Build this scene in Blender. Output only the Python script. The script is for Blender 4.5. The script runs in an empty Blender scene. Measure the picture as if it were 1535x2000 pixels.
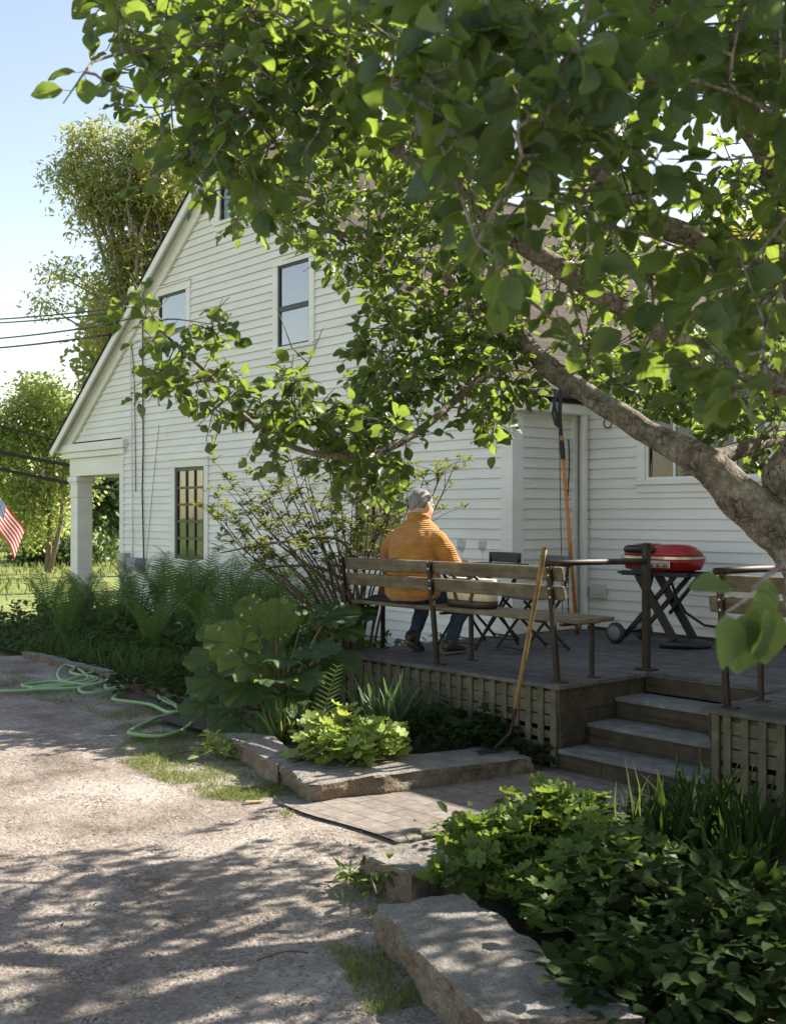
import bpy, bmesh, math, random
import numpy as np
from mathutils import Vector, Matrix, noise as mnoise
C = bpy.context.scene.collection
R = math.radians
random.seed(7); rng = np.random.default_rng(7)

# ---------------------------------------------------------------- camera, sky, sun, exposure
FPX, CX, HY, EYE = 2200.0, 767.0, 1005.0, 1.74           # focal length (photo px), centre, horizon, eye height
cam = bpy.data.cameras.new('camera'); co = bpy.data.objects.new('camera', cam); C.objects.link(co)
cam.sensor_fit = 'HORIZONTAL'; cam.sensor_width = 43.2; cam.lens = 43.2 * FPX / 1535
cam.shift_y = 5 / 1535; cam.clip_start = 0.05; cam.clip_end = 2000
co.location = (0, 0, EYE); co.rotation_euler = (R(90), 0, 0)
cam.dof.use_dof = True; cam.dof.focus_distance = 8.8; cam.dof.aperture_fstop = 9
bpy.context.scene.camera = co
SC = bpy.context.scene
SC.view_settings.view_transform = 'Standard'; SC.view_settings.look = 'None'
SC.view_settings.exposure = 1.55; SC.view_settings.gamma = 1.0; SC.view_settings.use_curve_mapping = False
TH = math.atan2(-0.759, 0.651); cT, sT = math.cos(TH), math.sin(TH)   # the house frame: local x = u, local y = v
SU, SV = 0.33, 1.27                                        # sun, horizontal run per metre of height, along u and v
sunv = Vector((cT * SU - sT * SV, sT * SU + cT * SV, 1.0)).normalized()
w = bpy.data.worlds.new('World'); SC.world = w; w.use_nodes = True
nt = w.node_tree; sky = nt.nodes.new('ShaderNodeTexSky'); sky.sky_type = 'NISHITA'; sky.sun_disc = False
sky.sun_elevation = math.asin(sunv.z); sky.sun_rotation = math.atan2(sunv.x, sunv.y)
sky.air_density = 1.0; sky.dust_density = 0.7; sky.ozone_density = 0.6
tn = nt.nodes.new('ShaderNodeMix'); tn.data_type = 'RGBA'; tn.blend_type = 'MULTIPLY'; tn.inputs[0].default_value = 1.0
tn.inputs[7].default_value = (1.20, 1.0, 0.83, 1); nt.links.new(sky.outputs[0], tn.inputs[6])
nt.links.new(tn.outputs[2], nt.nodes['Background'].inputs[0]); nt.nodes['Background'].inputs[1].default_value = 0.105
sl = bpy.data.lights.new('sun', 'SUN'); sl.energy = 5.0; sl.angle = R(0.55); sl.color = (1.0, 0.92, 0.79)
so = bpy.data.objects.new('sun', sl); C.objects.link(so); so.location = (20, 10, 30)
so.rotation_euler = (-sunv).to_track_quat('-Z', 'Y').to_euler()

# ---------------------------------------------------------------- helpers
def W(u, v, z=0.0): return Vector((cT * u - sT * v, sT * u + cT * v, z))
def UV(p): return (cT * p[0] + sT * p[1], -sT * p[0] + cT * p[1])
def PX(px, py, d): return Vector(((px - CX) / FPX * d, d, EYE - (py - HY) / FPX * d))
def PG(px, py, z=0.0): return PX(px, py, FPX * (EYE - z) / (py - HY))
def PV(px, py, v):                                          # pixel on a plane parallel to the gable
    k = (px - CX) / FPX; d = v / (-sT * k + cT)
    return ((cT * k + sT) * d, EYE - (py - HY) / FPX * d)
def lerp(a, b, t): return a + (b - a) * t

class MB:
    def __init__(s): s.V = []; s.F = []; s.n = 0; s.M = []
    def add(s, verts, faces, m=0):
        o = s.n; s.V.extend([tuple(v) for v in verts]); s.n += len(verts)
        s.F.extend([tuple(i + o for i in f) for f in faces]); s.M.extend([m] * len(faces))
    def box(s, x0, x1, y0, y1, z0, z1, m=0):
        v = [(x0,y0,z0),(x1,y0,z0),(x1,y1,z0),(x0,y1,z0),(x0,y0,z1),(x1,y0,z1),(x1,y1,z1),(x0,y1,z1)]
        s.add(v, [(0,3,2,1),(4,5,6,7),(0,1,5,4),(1,2,6,5),(2,3,7,6),(3,0,4,7)], m)
    def bar(s, a, b, w, h, up=(0,0,1), m=0):               # rectangular bar from a to b
        a = Vector(a); b = Vector(b); d = (b - a).normalized(); up = Vector(up)
        if abs(d.dot(up)) > 0.98: up = Vector((0,1,0))
        x = d.cross(up).normalized(); y = x.cross(d).normalized()
        v = [p + x * sx * w / 2 + y * sy * h / 2 for p in (a, b) for sx, sy in ((-1,-1),(1,-1),(1,1),(-1,1))]
        s.add(v, [(0,1,2,3),(7,6,5,4),(0,4,5,1),(1,5,6,2),(2,6,7,3),(3,7,4,0)], m)
    def tube(s, pts, rad, n=8, cap=True, m=0, jit=0):
        pts = [Vector(p) for p in pts]
        if not hasattr(rad, '__len__'): rad = [rad] * len(pts)
        t0 = (pts[1] - pts[0]).normalized(); x = t0.orthogonal().normalized(); vs = []
        for i, p in enumerate(pts):
            t = (pts[min(i+1, len(pts)-1)] - pts[max(i-1, 0)]).normalized()
            x = (x - t * x.dot(t)).normalized(); y = t.cross(x)
            for k in range(n):
                a = 2 * math.pi * k / n; r = rad[i]
                if jit:
                    dq = x * math.cos(a) + y * math.sin(a); q6 = p + dq*rad[i]
                    r *= 1 + jit * mnoise.noise(q6*7) + jit*.45*mnoise.noise(Vector((q6.x*26, q6.y*26, q6.z*15)))
                vs.append(p + (x * math.cos(a) + y * math.sin(a)) * r)
        fs = [(i*n+k, i*n+(k+1)%n, (i+1)*n+(k+1)%n, (i+1)*n+k) for i in range(len(pts)-1) for k in range(n)]
        if cap: fs += [tuple(range(n-1,-1,-1)), tuple((len(pts)-1)*n+k for k in range(n))]
        s.add(vs, fs, m)
    def loft(s, secs, n=20, m=0, p=2.0):                    # sections (centre, rx, ry[, axis x, axis y])
        vs = []
        for sec in secs:
            c, rx, ry = Vector(sec[0]), sec[1], sec[2]
            ax = Vector(sec[3]) if len(sec) > 3 else Vector((1,0,0)); ay = Vector(sec[4]) if len(sec) > 4 else Vector((0,1,0))
            for k in range(n):
                a = 2*math.pi*k/n; ca, sa = math.cos(a), math.sin(a)
                ex = math.copysign(abs(ca)**(2/p), ca); ey = math.copysign(abs(sa)**(2/p), sa)
                vs.append(c + ax*ex*rx + ay*ey*ry)
        N = len(secs)
        fs = [(i*n+k, i*n+(k+1)%n, (i+1)*n+(k+1)%n, (i+1)*n+k) for i in range(N-1) for k in range(n)]
        fs += [tuple(range(n-1,-1,-1)), tuple((N-1)*n+k for k in range(n))]
        s.add(vs, fs, m)
    def ell(s, c, r, nu=16, nv=10, m=0, rot=None):
        secs = []; vs = []; fs = []; c = Vector(c)
        for j in range(nv+1):
            ph = math.pi*j/nv
            for k in range(nu):
                a = 2*math.pi*k/nu
                q = Vector((r[0]*math.sin(ph)*math.cos(a), r[1]*math.sin(ph)*math.sin(a), -r[2]*math.cos(ph)))
                vs.append(c + (rot @ q if rot else q))
        for j in range(nv):
            for k in range(nu): fs.append((j*nu+k, j*nu+(k+1)%nu, (j+1)*nu+(k+1)%nu, (j+1)*nu+k))
        s.add(vs, fs, m)
    def lathe(s, prof, c=(0,0,0), n=20, m=0):
        c = Vector(c); vs = [c + Vector((r*math.cos(2*math.pi*k/n), r*math.sin(2*math.pi*k/n), z)) for r, z in prof for k in range(n)]
        N = len(prof)
        s.add(vs, [(i*n+k, i*n+(k+1)%n, (i+1)*n+(k+1)%n, (i+1)*n+k) for i in range(N-1) for k in range(n)], m)
    def prism(s, poly, y0, y1, m=0):                         # polygon in (x,z), extruded along y
        n = len(poly)
        v = [(p[0], y0, p[1]) for p in poly] + [(p[0], y1, p[1]) for p in poly]
        s.add(v, [tuple(range(n)), tuple(range(2*n-1, n-1, -1))] + [(i, n+i, n+(i+1)%n, (i+1)%n) for i in range(n)], m)
    def build(s, name, mat, parent=None, off=None, smooth=False, bevel=0, fix=True):
        me = bpy.data.meshes.new(name)
        V = s.V if off is None else [(a-off[0], b-off[1], c-off[2]) for a, b, c in s.V]
        me.from_pydata(V, [], s.F)
        mats = mat if isinstance(mat, (list, tuple)) else [mat]
        for q in mats: me.materials.append(q)
        if len(mats) > 1: me.polygons.foreach_set('material_index', s.M)
        if fix:
            bm = bmesh.new(); bm.from_mesh(me); bmesh.ops.remove_doubles(bm, verts=bm.verts, dist=1e-6)
            bmesh.ops.recalc_face_normals(bm, faces=bm.faces); bm.to_mesh(me); bm.free()
        if smooth: me.polygons.foreach_set('use_smooth', [True]*len(me.polygons))
        o = bpy.data.objects.new(name, me); C.objects.link(o)
        if parent: o.parent = parent
        if bevel:
            b = o.modifiers.new('bevel', 'BEVEL'); b.width = bevel; b.segments = 2; b.limit_method = 'ANGLE'; b.angle_limit = R(40)
        return o

class LB:                                                   # leaf batches: many copies of one leaf template in one mesh
    def __init__(s): s.V = []; s.F = []; s.n = 0; s.T = []
    def put(s, tpl, P, Y, N, S, wid=None):
        tv, tf = tpl; P = np.asarray(P, float); Y = np.asarray(Y, float); N = np.asarray(N, float); S = np.asarray(S, float)
        if len(P) == 0: return
        Y /= np.linalg.norm(Y, axis=1)[:, None] + 1e-9
        X = np.cross(Y, N); X /= np.linalg.norm(X, axis=1)[:, None] + 1e-9
        Z = np.cross(X, Y)
        wv = S if wid is None else np.asarray(wid, float)
        v = (P[:, None, :] + X[:, None, :]*(tv[None, :, 0:1]*wv[:, None, None]) + Y[:, None, :]*(tv[None, :, 1:2]*S[:, None, None])
             + Z[:, None, :]*(tv[None, :, 2:3]*S[:, None, None]))
        k = len(tv); s.V.append(v.reshape(-1, 3)); s.T.append(np.tile(tv[:, :2], (len(P), 1)))
        o = s.n + np.arange(len(P))*k
        for f in tf: s.F.append((o[:, None] + np.array(f)[None, :]))
        s.n += len(P)*k
    def raw(s, V, F, T=None):
        s.V.append(np.asarray(V, float)); s.T.append(np.zeros((len(V), 2))+9 if T is None else np.asarray(T, float)); F = np.asarray(F); s.F.append(F + s.n); s.n += len(V)
    def build(s, name, mat, parent=None, off=None):
        V = np.concatenate(s.V) if s.V else np.zeros((0,3))
        if off is not None: V = V - np.array(off)[None, :]
        me = bpy.data.meshes.new(name); me.vertices.add(len(V)); me.vertices.foreach_set('co', V.ravel())
        idx = np.concatenate([f.ravel() for f in s.F]); tot = np.concatenate([np.full(len(f), f.shape[1]) for f in s.F])
        st = np.concatenate([[0], np.cumsum(tot)[:-1]])
        me.loops.add(len(idx)); me.loops.foreach_set('vertex_index', idx.astype(np.int32))
        me.polygons.add(len(tot)); me.polygons.foreach_set('loop_start', st.astype(np.int32))
        me.polygons.foreach_set('loop_total', tot.astype(np.int32)); me.polygons.foreach_set('use_smooth', [True]*len(tot))
        ul = me.uv_layers.new(name='UVMap'); ul.data.foreach_set('uv', np.concatenate(s.T)[idx].astype(np.float32).ravel())
        me.update(calc_edges=True); me.validate()
        me.materials.append(mat); o = bpy.data.objects.new(name, me); C.objects.link(o)
        if parent: o.parent = parent
        return o

def each(name, mat, parent, off, boxes, bevel=0):             # one object per box
    for b in boxes:
        mb = MB(); mb.box(*b); mb.build(name, mat, parent, off, bevel=bevel)
def tag(o, label, cat, group=None, kind=None):
    if label: o['label'] = label
    if cat: o['category'] = cat
    if group: o['group'] = group
    if kind: o['kind'] = kind
    return o
def thing(name, label, cat, loc=(0,0,0), rotz=0.0, group=None):
    o = bpy.data.objects.new(name, None); C.objects.link(o); o.empty_display_size = 0.1
    o.location = loc; o.rotation_euler = (0, 0, rotz); return tag(o, label, cat, group)
def struct(o): o['kind'] = 'structure'; return o
def copy_tree(o, parent=None):
    c = o.copy(); C.objects.link(c)
    if parent: c.parent = parent
    for ch in o.children: copy_tree(ch, c)
    return c

# ---------------------------------------------------------------- materials
def newmat(name):
    m = bpy.data.materials.new(name); m.use_nodes = True
    return m, m.node_tree, m.node_tree.nodes['Principled BSDF']
def L(t, a, b): t.links.new(a, b)
def ramp(t, fac, stops):
    r = t.nodes.new('ShaderNodeValToRGB'); e = r.color_ramp.elements
    while len(e) < len(stops): e.new(0.5)
    for i, (p, c) in enumerate(stops): e[i].position = p; e[i].color = (*c, 1)
    L(t, fac, r.inputs[0]); return r.outputs[0]
def noi(t, scale, detail=4, stretch=(1,1,1), rough=0.55, src='Object', rot=0):
    tc = t.nodes.new('ShaderNodeTexCoord'); mp = t.nodes.new('ShaderNodeMapping'); mp.inputs['Scale'].default_value = stretch
    mp.inputs['Rotation'].default_value = (0,0,rot)
    L(t, tc.outputs[src], mp.inputs[0]); n = t.nodes.new('ShaderNodeTexNoise'); n.inputs['Scale'].default_value = scale
    n.inputs['Detail'].default_value = detail; n.inputs['Roughness'].default_value = rough
    L(t, mp.outputs[0], n.inputs['Vector']); return n.outputs[0]
def mixc(t, fac, a, b, mode='MIX'):
    m = t.nodes.new('ShaderNodeMix'); m.data_type = 'RGBA'; m.blend_type = mode
    if hasattr(fac, 'is_linked'): L(t, fac, m.inputs[0])
    else: m.inputs[0].default_value = fac
    for v, i in ((a, 6), (b, 7)):
        if hasattr(v, 'is_linked'): L(t, v, m.inputs[i])
        else: m.inputs[i].default_value = (*v, 1)
    return m.outputs[2]
def bump(t, p, h, strength, dist=0.01, prev=None):
    b = t.nodes.new('ShaderNodeBump'); b.inputs['Strength'].default_value = strength; b.inputs['Distance'].default_value = dist
    L(t, h, b.inputs['Height'])
    if prev: L(t, prev, b.inputs['Normal'])
    L(t, b.outputs[0], p.inputs['Normal']); return b.outputs[0]
def m_noise(name, c1, c2, scale=8, stretch=(1,1,1), rough=0.7, bmp=0.2, dist=0.005, metal=0, c3=None, s3=40, spec=0.5, detail=5):
    m, t, p = newmat(name); n = noi(t, scale, detail, stretch)
    col = ramp(t, n, [(0.3, c1), (0.7, c2)])
    if c3: col = mixc(t, ramp(t, noi(t, s3, 3, stretch), [(0.55, (0,0,0)), (0.68, (1,1,1))]), col, c3)
    L(t, col, p.inputs['Base Color']); p.inputs['Roughness'].default_value = rough; p.inputs['Metallic'].default_value = metal
    p.inputs['Specular IOR Level'].default_value = spec
    if bmp: bump(t, p, noi(t, scale*4, 4, stretch), bmp, dist)
    return m
def m_leaf(name, c1, c2, tc, trans=0.42, rough=0.42, under=None, spec=0.45, veins=False):
    m, t, p = newmat(name); g = t.nodes.new('ShaderNodeNewGeometry')
    col = ramp(t, g.outputs['Random Per Island'], [(0.0, c1), (0.75, c2), (1.0, tuple(min(1, x*1.35) for x in c2))])
    n = noi(t, 14, 2); col = mixc(t, ramp(t, n, [(0.35, (0,0,0)), (0.75, (0.35,0.35,0.35))]), col, tuple(x*1.5 for x in c2))
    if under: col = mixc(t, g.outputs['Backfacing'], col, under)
    tcol = mixc(t, g.outputs['Random Per Island'], tc, tuple(x*0.7 for x in tc))
    if veins == 'radial':
        uv = t.nodes.new('ShaderNodeUVMap'); sp = t.nodes.new('ShaderNodeSeparateXYZ'); L(t, uv.outputs[0], sp.inputs[0])
        n1 = t.nodes.new('ShaderNodeMath'); n1.operation = 'SINE'; L(t, sp.outputs[0], n1.inputs[0]); n2 = t.nodes.new('ShaderNodeMath'); n2.operation = 'ABSOLUTE'; L(t, n1.outputs[0], n2.inputs[0])
        vn = ramp(t, n2.outputs[0], [(0.0, (.9,.9,.9)), (0.09, (.0,.0,.0))]); col = mixc(t, vn, col, (.16,.20,.07)); tcol = mixc(t, vn, tcol, tuple(x*.4 for x in tc))
        cr = noi(t, 38, 5); b1_ = bump(t, p, cr, .9, .02); bump(t, p, ramp(t, n2.outputs[0], [(0,(0,0,0)),(.3,(1,1,1))]), .7, .012, b1_)
        col = mixc(t, .6, col, ramp(t, cr, [(0.35, (.65,.65,.65)), (0.65, (1.25,1.25,1.25))]), 'MULTIPLY')
    elif veins:                                                # midrib and side veins, a little scorch on some leaves
        uv = t.nodes.new('ShaderNodeUVMap'); sp = t.nodes.new('ShaderNodeSeparateXYZ'); L(t, uv.outputs[0], sp.inputs[0])
        def mth(op, a, b=0.0):
            n_ = t.nodes.new('ShaderNodeMath'); n_.operation = op
            for i_, v_ in enumerate((a, b)):
                if hasattr(v_, 'is_linked'): L(t, v_, n_.inputs[i_])
                else: n_.inputs[i_].default_value = v_
            return n_.outputs[0]
        ax = mth('ABSOLUTE', sp.outputs[0]); side = mth('ABSOLUTE', mth('SINE', mth('MULTIPLY', mth('SUBTRACT', sp.outputs[1], mth('MULTIPLY', ax, .55)), 25.0)))
        sv = ramp(t, side, [(0.0, (.55,.55,.55)), (0.22, (0,0,0))]); mv = ramp(t, ax, [(0.0, (1,1,1)), (0.035, (0,0,0))]); vein = mixc(t, 1.0, sv, mv, 'LIGHTEN')
        col = mixc(t, vein, col, tuple(min(.5, x*2.0+.02) for x in c2)); tcol = mixc(t, vein, tcol, tuple(x*.55 for x in tc))
        sc = ramp(t, noi(t, 55, 4), [(0.66, (0,0,0)), (0.74, (.8,.8,.8))]); col = mixc(t, sc, col, (.10,.075,.03)); tcol = mixc(t, sc, tcol, (.14,.09,.02))
        bump(t, p, ramp(t, side, [(0.0, (0,0,0)), (0.6, (1,1,1))]), .45, .0025)
    L(t, col, p.inputs['Base Color']); p.inputs['Roughness'].default_value = rough; p.inputs['Specular IOR Level'].default_value = spec
    tr = t.nodes.new('ShaderNodeBsdfTranslucent'); L(t, tcol, tr.inputs[0])
    mx = t.nodes.new('ShaderNodeMixShader'); mx.inputs[0].default_value = trans
    L(t, p.outputs[0], mx.inputs[1]); L(t, tr.outputs[0], mx.inputs[2]); L(t, mx.outputs[0], t.nodes['Material Output'].inputs[0])
    return m
def m_plain(name, c, rough=0.5, metal=0.0, spec=0.5):
    return m_noise(name, tuple(x*0.85 for x in c), c, 12, rough=rough, bmp=0.05, metal=metal, spec=spec)

def m_paint(name):                                          # old white house paint, weathered along board edges
    m, t, p = newmat(name)
    base = ramp(t, noi(t, 1.3, 4, (1,1,3)), [(0.3, (0.70,0.69,0.64)), (0.7, (0.80,0.79,0.75))])
    st = ramp(t, noi(t, 7, 6, (0.35,0.35,6), 0.65), [(0.60, (0,0,0)), (0.78, (0.75,0.75,0.75))])
    base = mixc(t, st, base, (0.46,0.42,0.35))
    pk = ramp(t, noi(t, 26, 4, (0.5,0.5,3), 0.6), [(0.70, (0,0,0)), (0.76, (1,1,1))])
    base = mixc(t, pk, base, (0.36,0.31,0.25))
    L(t, base, p.inputs['Base Color']); p.inputs['Roughness'].default_value = 0.55
    bump(t, p, noi(t, 30, 4, (1,1,2)), 0.12, 0.004); return m
def m_gravel(name):
    m, t, p = newmat(name)
    big = ramp(t, noi(t, 1.3, 6, (1,1,1), .65), [(0.34, (0.135,0.108,0.09)), (0.5, (0.255,0.222,0.197)), (0.68, (0.35,0.315,0.288))])
    tc = t.nodes.new('ShaderNodeTexCoord'); vs = []
    for sc in (62, 140):
        v = t.nodes.new('ShaderNodeTexVoronoi'); v.inputs['Scale'].default_value = sc; L(t, tc.outputs['Object'], v.inputs['Vector']); vs.append(v)
    sp = t.nodes.new('ShaderNodeSeparateColor'); L(t, vs[0].outputs['Color'], sp.inputs[0])
    st = ramp(t, sp.outputs[0], [(0.05, (0.40,0.38,0.36)), (0.25, (0.9,0.88,0.86)), (0.75, (1.05,1.04,1.03)), (0.93, (1.6,1.6,1.62))])
    col = mixc(t, ramp(t, noi(t, 3.1, 5), [(0.35, (0.15,0.15,0.15)), (0.65, (0.9,0.9,0.9))]), big, st, 'MULTIPLY')
    fine = ramp(t, noi(t, 190, 4, (1,1,1), .7), [(0.3, (0.62,0.60,0.58)), (0.68, (1.3,1.3,1.3))])
    col = mixc(t, 0.75, col, fine, 'MULTIPLY')
    L(t, col, p.inputs['Base Color']); p.inputs['Roughness'].default_value = 0.9; p.inputs['Specular IOR Level'].default_value = 0.15
    b1 = bump(t, p, vs[0].outputs['Distance'], 0.25, 0.008); b2 = bump(t, p, noi(t, 90, 5), 0.5, 0.012, b1); bump(t, p, noi(t, 14, 6), 0.5, 0.035, b2); return m
def m_bark(name):
    m, t, p = newmat(name)
    tc = t.nodes.new('ShaderNodeTexCoord'); mp = t.nodes.new('ShaderNodeMapping'); mp.inputs['Scale'].default_value = (1.6,1.6,1.0); L(t, tc.outputs['Object'], mp.inputs[0])
    ds = t.nodes.new('ShaderNodeMix'); ds.data_type = 'RGBA'; ds.inputs[0].default_value = .10; L(t, mp.outputs[0], ds.inputs[6])
    nz = t.nodes.new('ShaderNodeTexNoise'); nz.inputs['Scale'].default_value = 9; nz.inputs['Detail'].default_value = 5; L(t, mp.outputs[0], nz.inputs['Vector']); L(t, nz.outputs['Color'], ds.inputs[7])
    v = t.nodes.new('ShaderNodeTexVoronoi'); v.feature = 'DISTANCE_TO_EDGE'; v.inputs['Scale'].default_value = 19; L(t, ds.outputs[2], v.inputs['Vector'])
    v2 = t.nodes.new('ShaderNodeTexVoronoi'); v2.inputs['Scale'].default_value = 19; L(t, ds.outputs[2], v2.inputs['Vector'])
    plate = ramp(t, noi(t, 11, 6, (1,1,1), .7), [(0.28, (0.085,0.07,0.057)), (0.48, (0.22,0.19,0.165)), (0.68, (0.42,0.375,0.335))])
    plate = mixc(t, .5, plate, ramp(t, noi(t, 45, 5), [(0.35, (.55,.52,.5)), (0.65, (1.25,1.25,1.25))]), 'MULTIPLY')
    crack = ramp(t, v.outputs['Distance'], [(0.0, (1,1,1)), (0.07, (0,0,0))]); patchy = ramp(t, noi(t, 5, 4), [(0.42, (0,0,0)), (0.6, (1,1,1))])
    cf = mixc(t, 1.0, crack, patchy, 'MULTIPLY')
    col = mixc(t, cf, plate, (0.035,0.026,0.02)); lich = ramp(t, noi(t, 16, 5), [(0.64, (0,0,0)), (0.70, (.7,.7,.7))]); col = mixc(t, lich, col, (0.30,0.31,0.26))
    L(t, col, p.inputs['Base Color']); p.inputs['Roughness'].default_value = .95; p.inputs['Specular IOR Level'].default_value = .15
    b1 = bump(t, p, ramp(t, v.outputs['Distance'], [(0,(0,0,0)),(.15,(1,1,1))]), .5, .012); bump(t, p, noi(t, 28, 6, (1,1,1), .7), .9, .02, b1); return m
def m_granite(name):
    m, t, p = newmat(name)
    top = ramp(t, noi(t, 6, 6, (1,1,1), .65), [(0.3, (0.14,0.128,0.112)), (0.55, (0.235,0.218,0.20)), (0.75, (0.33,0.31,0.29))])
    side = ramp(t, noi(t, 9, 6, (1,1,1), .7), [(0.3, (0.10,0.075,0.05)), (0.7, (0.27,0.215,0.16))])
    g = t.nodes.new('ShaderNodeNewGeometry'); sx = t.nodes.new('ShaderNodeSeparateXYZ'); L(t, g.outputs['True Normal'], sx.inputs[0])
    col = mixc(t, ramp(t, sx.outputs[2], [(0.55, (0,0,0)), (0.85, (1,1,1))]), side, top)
    col = mixc(t, 0.8, col, ramp(t, noi(t, 120, 3), [(0.35, (0.6,0.6,0.6)), (0.65, (1.35,1.35,1.35))]), 'MULTIPLY')
    col = mixc(t, ramp(t, noi(t, 17, 5), [(0.58, (0,0,0)), (0.68, (0.7,0.7,0.7))]), col, (0.10,0.09,0.075))
    L(t, col, p.inputs['Base Color']); p.inputs['Roughness'].default_value = .9; p.inputs['Specular IOR Level'].default_value = .2
    b1 = bump(t, p, noi(t, 25, 6), .8, .03); bump(t, p, noi(t, 120, 3), .5, .006, b1); return m
def m_wood(name, c1, c2, rough=0.8, scale=3.0, c3=None, axis=0):
    s = [30, 30, 30]; s[axis] = 1.6
    m, t, p = newmat(name); n = noi(t, scale*0.35, 6, tuple(x for x in s), 0.65)
    col = ramp(t, n, [(0.3, c1), (0.7, c2)])
    blot = ramp(t, noi(t, 9, 5), [(0.4, (0.6,0.6,0.58)), (0.65, (1.1,1.1,1.1))]); col = mixc(t, 0.8, col, blot, 'MULTIPLY')
    if c3: col = mixc(t, ramp(t, noi(t, 22, 5), [(0.55, (0,0,0)), (0.66, (0.8,0.8,0.8))]), col, c3)
    L(t, col, p.inputs['Base Color']); p.inputs['Roughness'].default_value = rough; p.inputs['Specular IOR Level'].default_value = 0.25
    bump(t, p, n, 0.35, 0.004); return m
def m_bricktex(name, c1, c2, mort, bw, rh, ms, scale=1.0, rough=0.85, rot=0, bmp=0.4, noise_c=0.5, offset=0.5):
    m, t, p = newmat(name); tc = t.nodes.new('ShaderNodeTexCoord'); mp = t.nodes.new('ShaderNodeMapping')
    mp.inputs['Rotation'].default_value = (0,0,rot); L(t, tc.outputs['Object'], mp.inputs[0])
    b = t.nodes.new('ShaderNodeTexBrick'); L(t, mp.outputs[0], b.inputs['Vector'])
    b.inputs['Color1'].default_value = (*c1,1); b.inputs['Color2'].default_value = (*c2,1); b.inputs['Mortar'].default_value = (*mort,1)
    b.inputs['Scale'].default_value = scale; b.inputs['Brick Width'].default_value = bw; b.inputs['Row Height'].default_value = rh
    b.inputs['Mortar Size'].default_value = ms; b.offset = offset; b.inputs['Mortar Smooth'].default_value = 0.3
    nz = ramp(t, noi(t, 18, 5), [(0.3, (0.7,0.7,0.7)), (0.7, (1.2,1.2,1.2))]); col = mixc(t, noise_c, b.outputs['Color'], nz, 'MULTIPLY')
    L(t, col, p.inputs['Base Color']); p.inputs['Roughness'].default_value = rough; p.inputs['Specular IOR Level'].default_value = .08
    inv = t.nodes.new('ShaderNodeMath'); inv.operation = 'SUBTRACT'; inv.inputs[0].default_value = 1; L(t, b.outputs['Fac'], inv.inputs[1])
    b1 = bump(t, p, inv.outputs[0], bmp, 0.006); bump(t, p, noi(t, 60, 4), 0.25, 0.005, b1); return m
def m_pane(name, refl=0.10, tint=(0.85,0.9,0.92), mul=1.5):
    m, t, p = newmat(name); t.nodes.remove(p)
    tr = t.nodes.new('ShaderNodeBsdfTransparent'); tr.inputs[0].default_value = (*tint,1)
    gl = t.nodes.new('ShaderNodeBsdfGlossy'); gl.inputs['Roughness'].default_value = 0.015
    bp = t.nodes.new('ShaderNodeBump'); bp.inputs['Strength'].default_value = 0.05; bp.inputs['Distance'].default_value = 0.01
    L(t, noi(t, 3, 2), bp.inputs['Height']); L(t, bp.outputs[0], gl.inputs['Normal'])
    fr = t.nodes.new('ShaderNodeFresnel'); fr.inputs[0].default_value = 1.5
    ad = t.nodes.new('ShaderNodeMath'); ad.operation = 'MULTIPLY_ADD'; ad.inputs[1].default_value = mul; ad.inputs[2].default_value = refl
    L(t, fr.outputs[0], ad.inputs[0])
    mx = t.nodes.new('ShaderNodeMixShader'); L(t, ad.outputs[0], mx.inputs[0]); L(t, tr.outputs[0], mx.inputs[1]); L(t, gl.outputs[0], mx.inputs[2])
    L(t, mx.outputs[0], t.nodes['Material Output'].inputs[0]); return m
def m_clear(name):
    m, t, p = newmat(name); t.nodes.remove(p); tr = t.nodes.new('ShaderNodeBsdfTransparent'); L(t, ramp(t, noi(t, 9, 2), [(0.4, (.88,.90,.92)), (0.6, (.97,.98,.99))]), tr.inputs[0])
    gl = t.nodes.new('ShaderNodeBsdfGlossy'); gl.inputs['Roughness'].default_value = .03; lw = t.nodes.new('ShaderNodeLayerWeight'); lw.inputs[0].default_value = .35
    fac = ramp(t, lw.outputs['Facing'], [(0.0, (.07,.07,.07)), (0.6, (.16,.16,.16)), (0.85, (.5,.5,.5)), (1.0, (.95,.95,.95))])
    mx = t.nodes.new('ShaderNodeMixShader'); L(t, fac, mx.inputs[0]); L(t, tr.outputs[0], mx.inputs[1]); L(t, gl.outputs[0], mx.inputs[2])
    L(t, mx.outputs[0], t.nodes['Material Output'].inputs[0]); return m
def m_glass(name):
    m, t, p = newmat(name); p.inputs['Base Color'].default_value = (0.95,0.98,1,1); p.inputs['Roughness'].default_value = 0.02
    p.inputs['Transmission Weight'].default_value = 1.0; p.inputs['IOR'].default_value = 1.45; return m
def m_knit(name, c):
    m, t, p = newmat(name); col = ramp(t, noi(t, 14, 5), [(0.3, tuple(x*0.8 for x in c)), (0.7, tuple(x*1.12 for x in c))])
    L(t, col, p.inputs['Base Color']); p.inputs['Roughness'].default_value = 0.95; p.inputs['Specular IOR Level'].default_value = 0.1
    p.inputs['Sheen Weight'].default_value = 0.25
    tc = t.nodes.new('ShaderNodeTexCoord'); wv = t.nodes.new('ShaderNodeTexWave'); wv.bands_direction = 'Z'; wv.inputs['Scale'].default_value = 19
    wv.inputs['Distortion'].default_value = 1.2; wv.inputs['Detail'].default_value = 1; L(t, tc.outputs['Object'], wv.inputs['Vector'])
    b1 = bump(t, p, wv.outputs['Fac'], 0.6, 0.010); bump(t, p, noi(t, 9, 3, (1,1,2.2)), 0.6, 0.03, b1); return m
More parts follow.
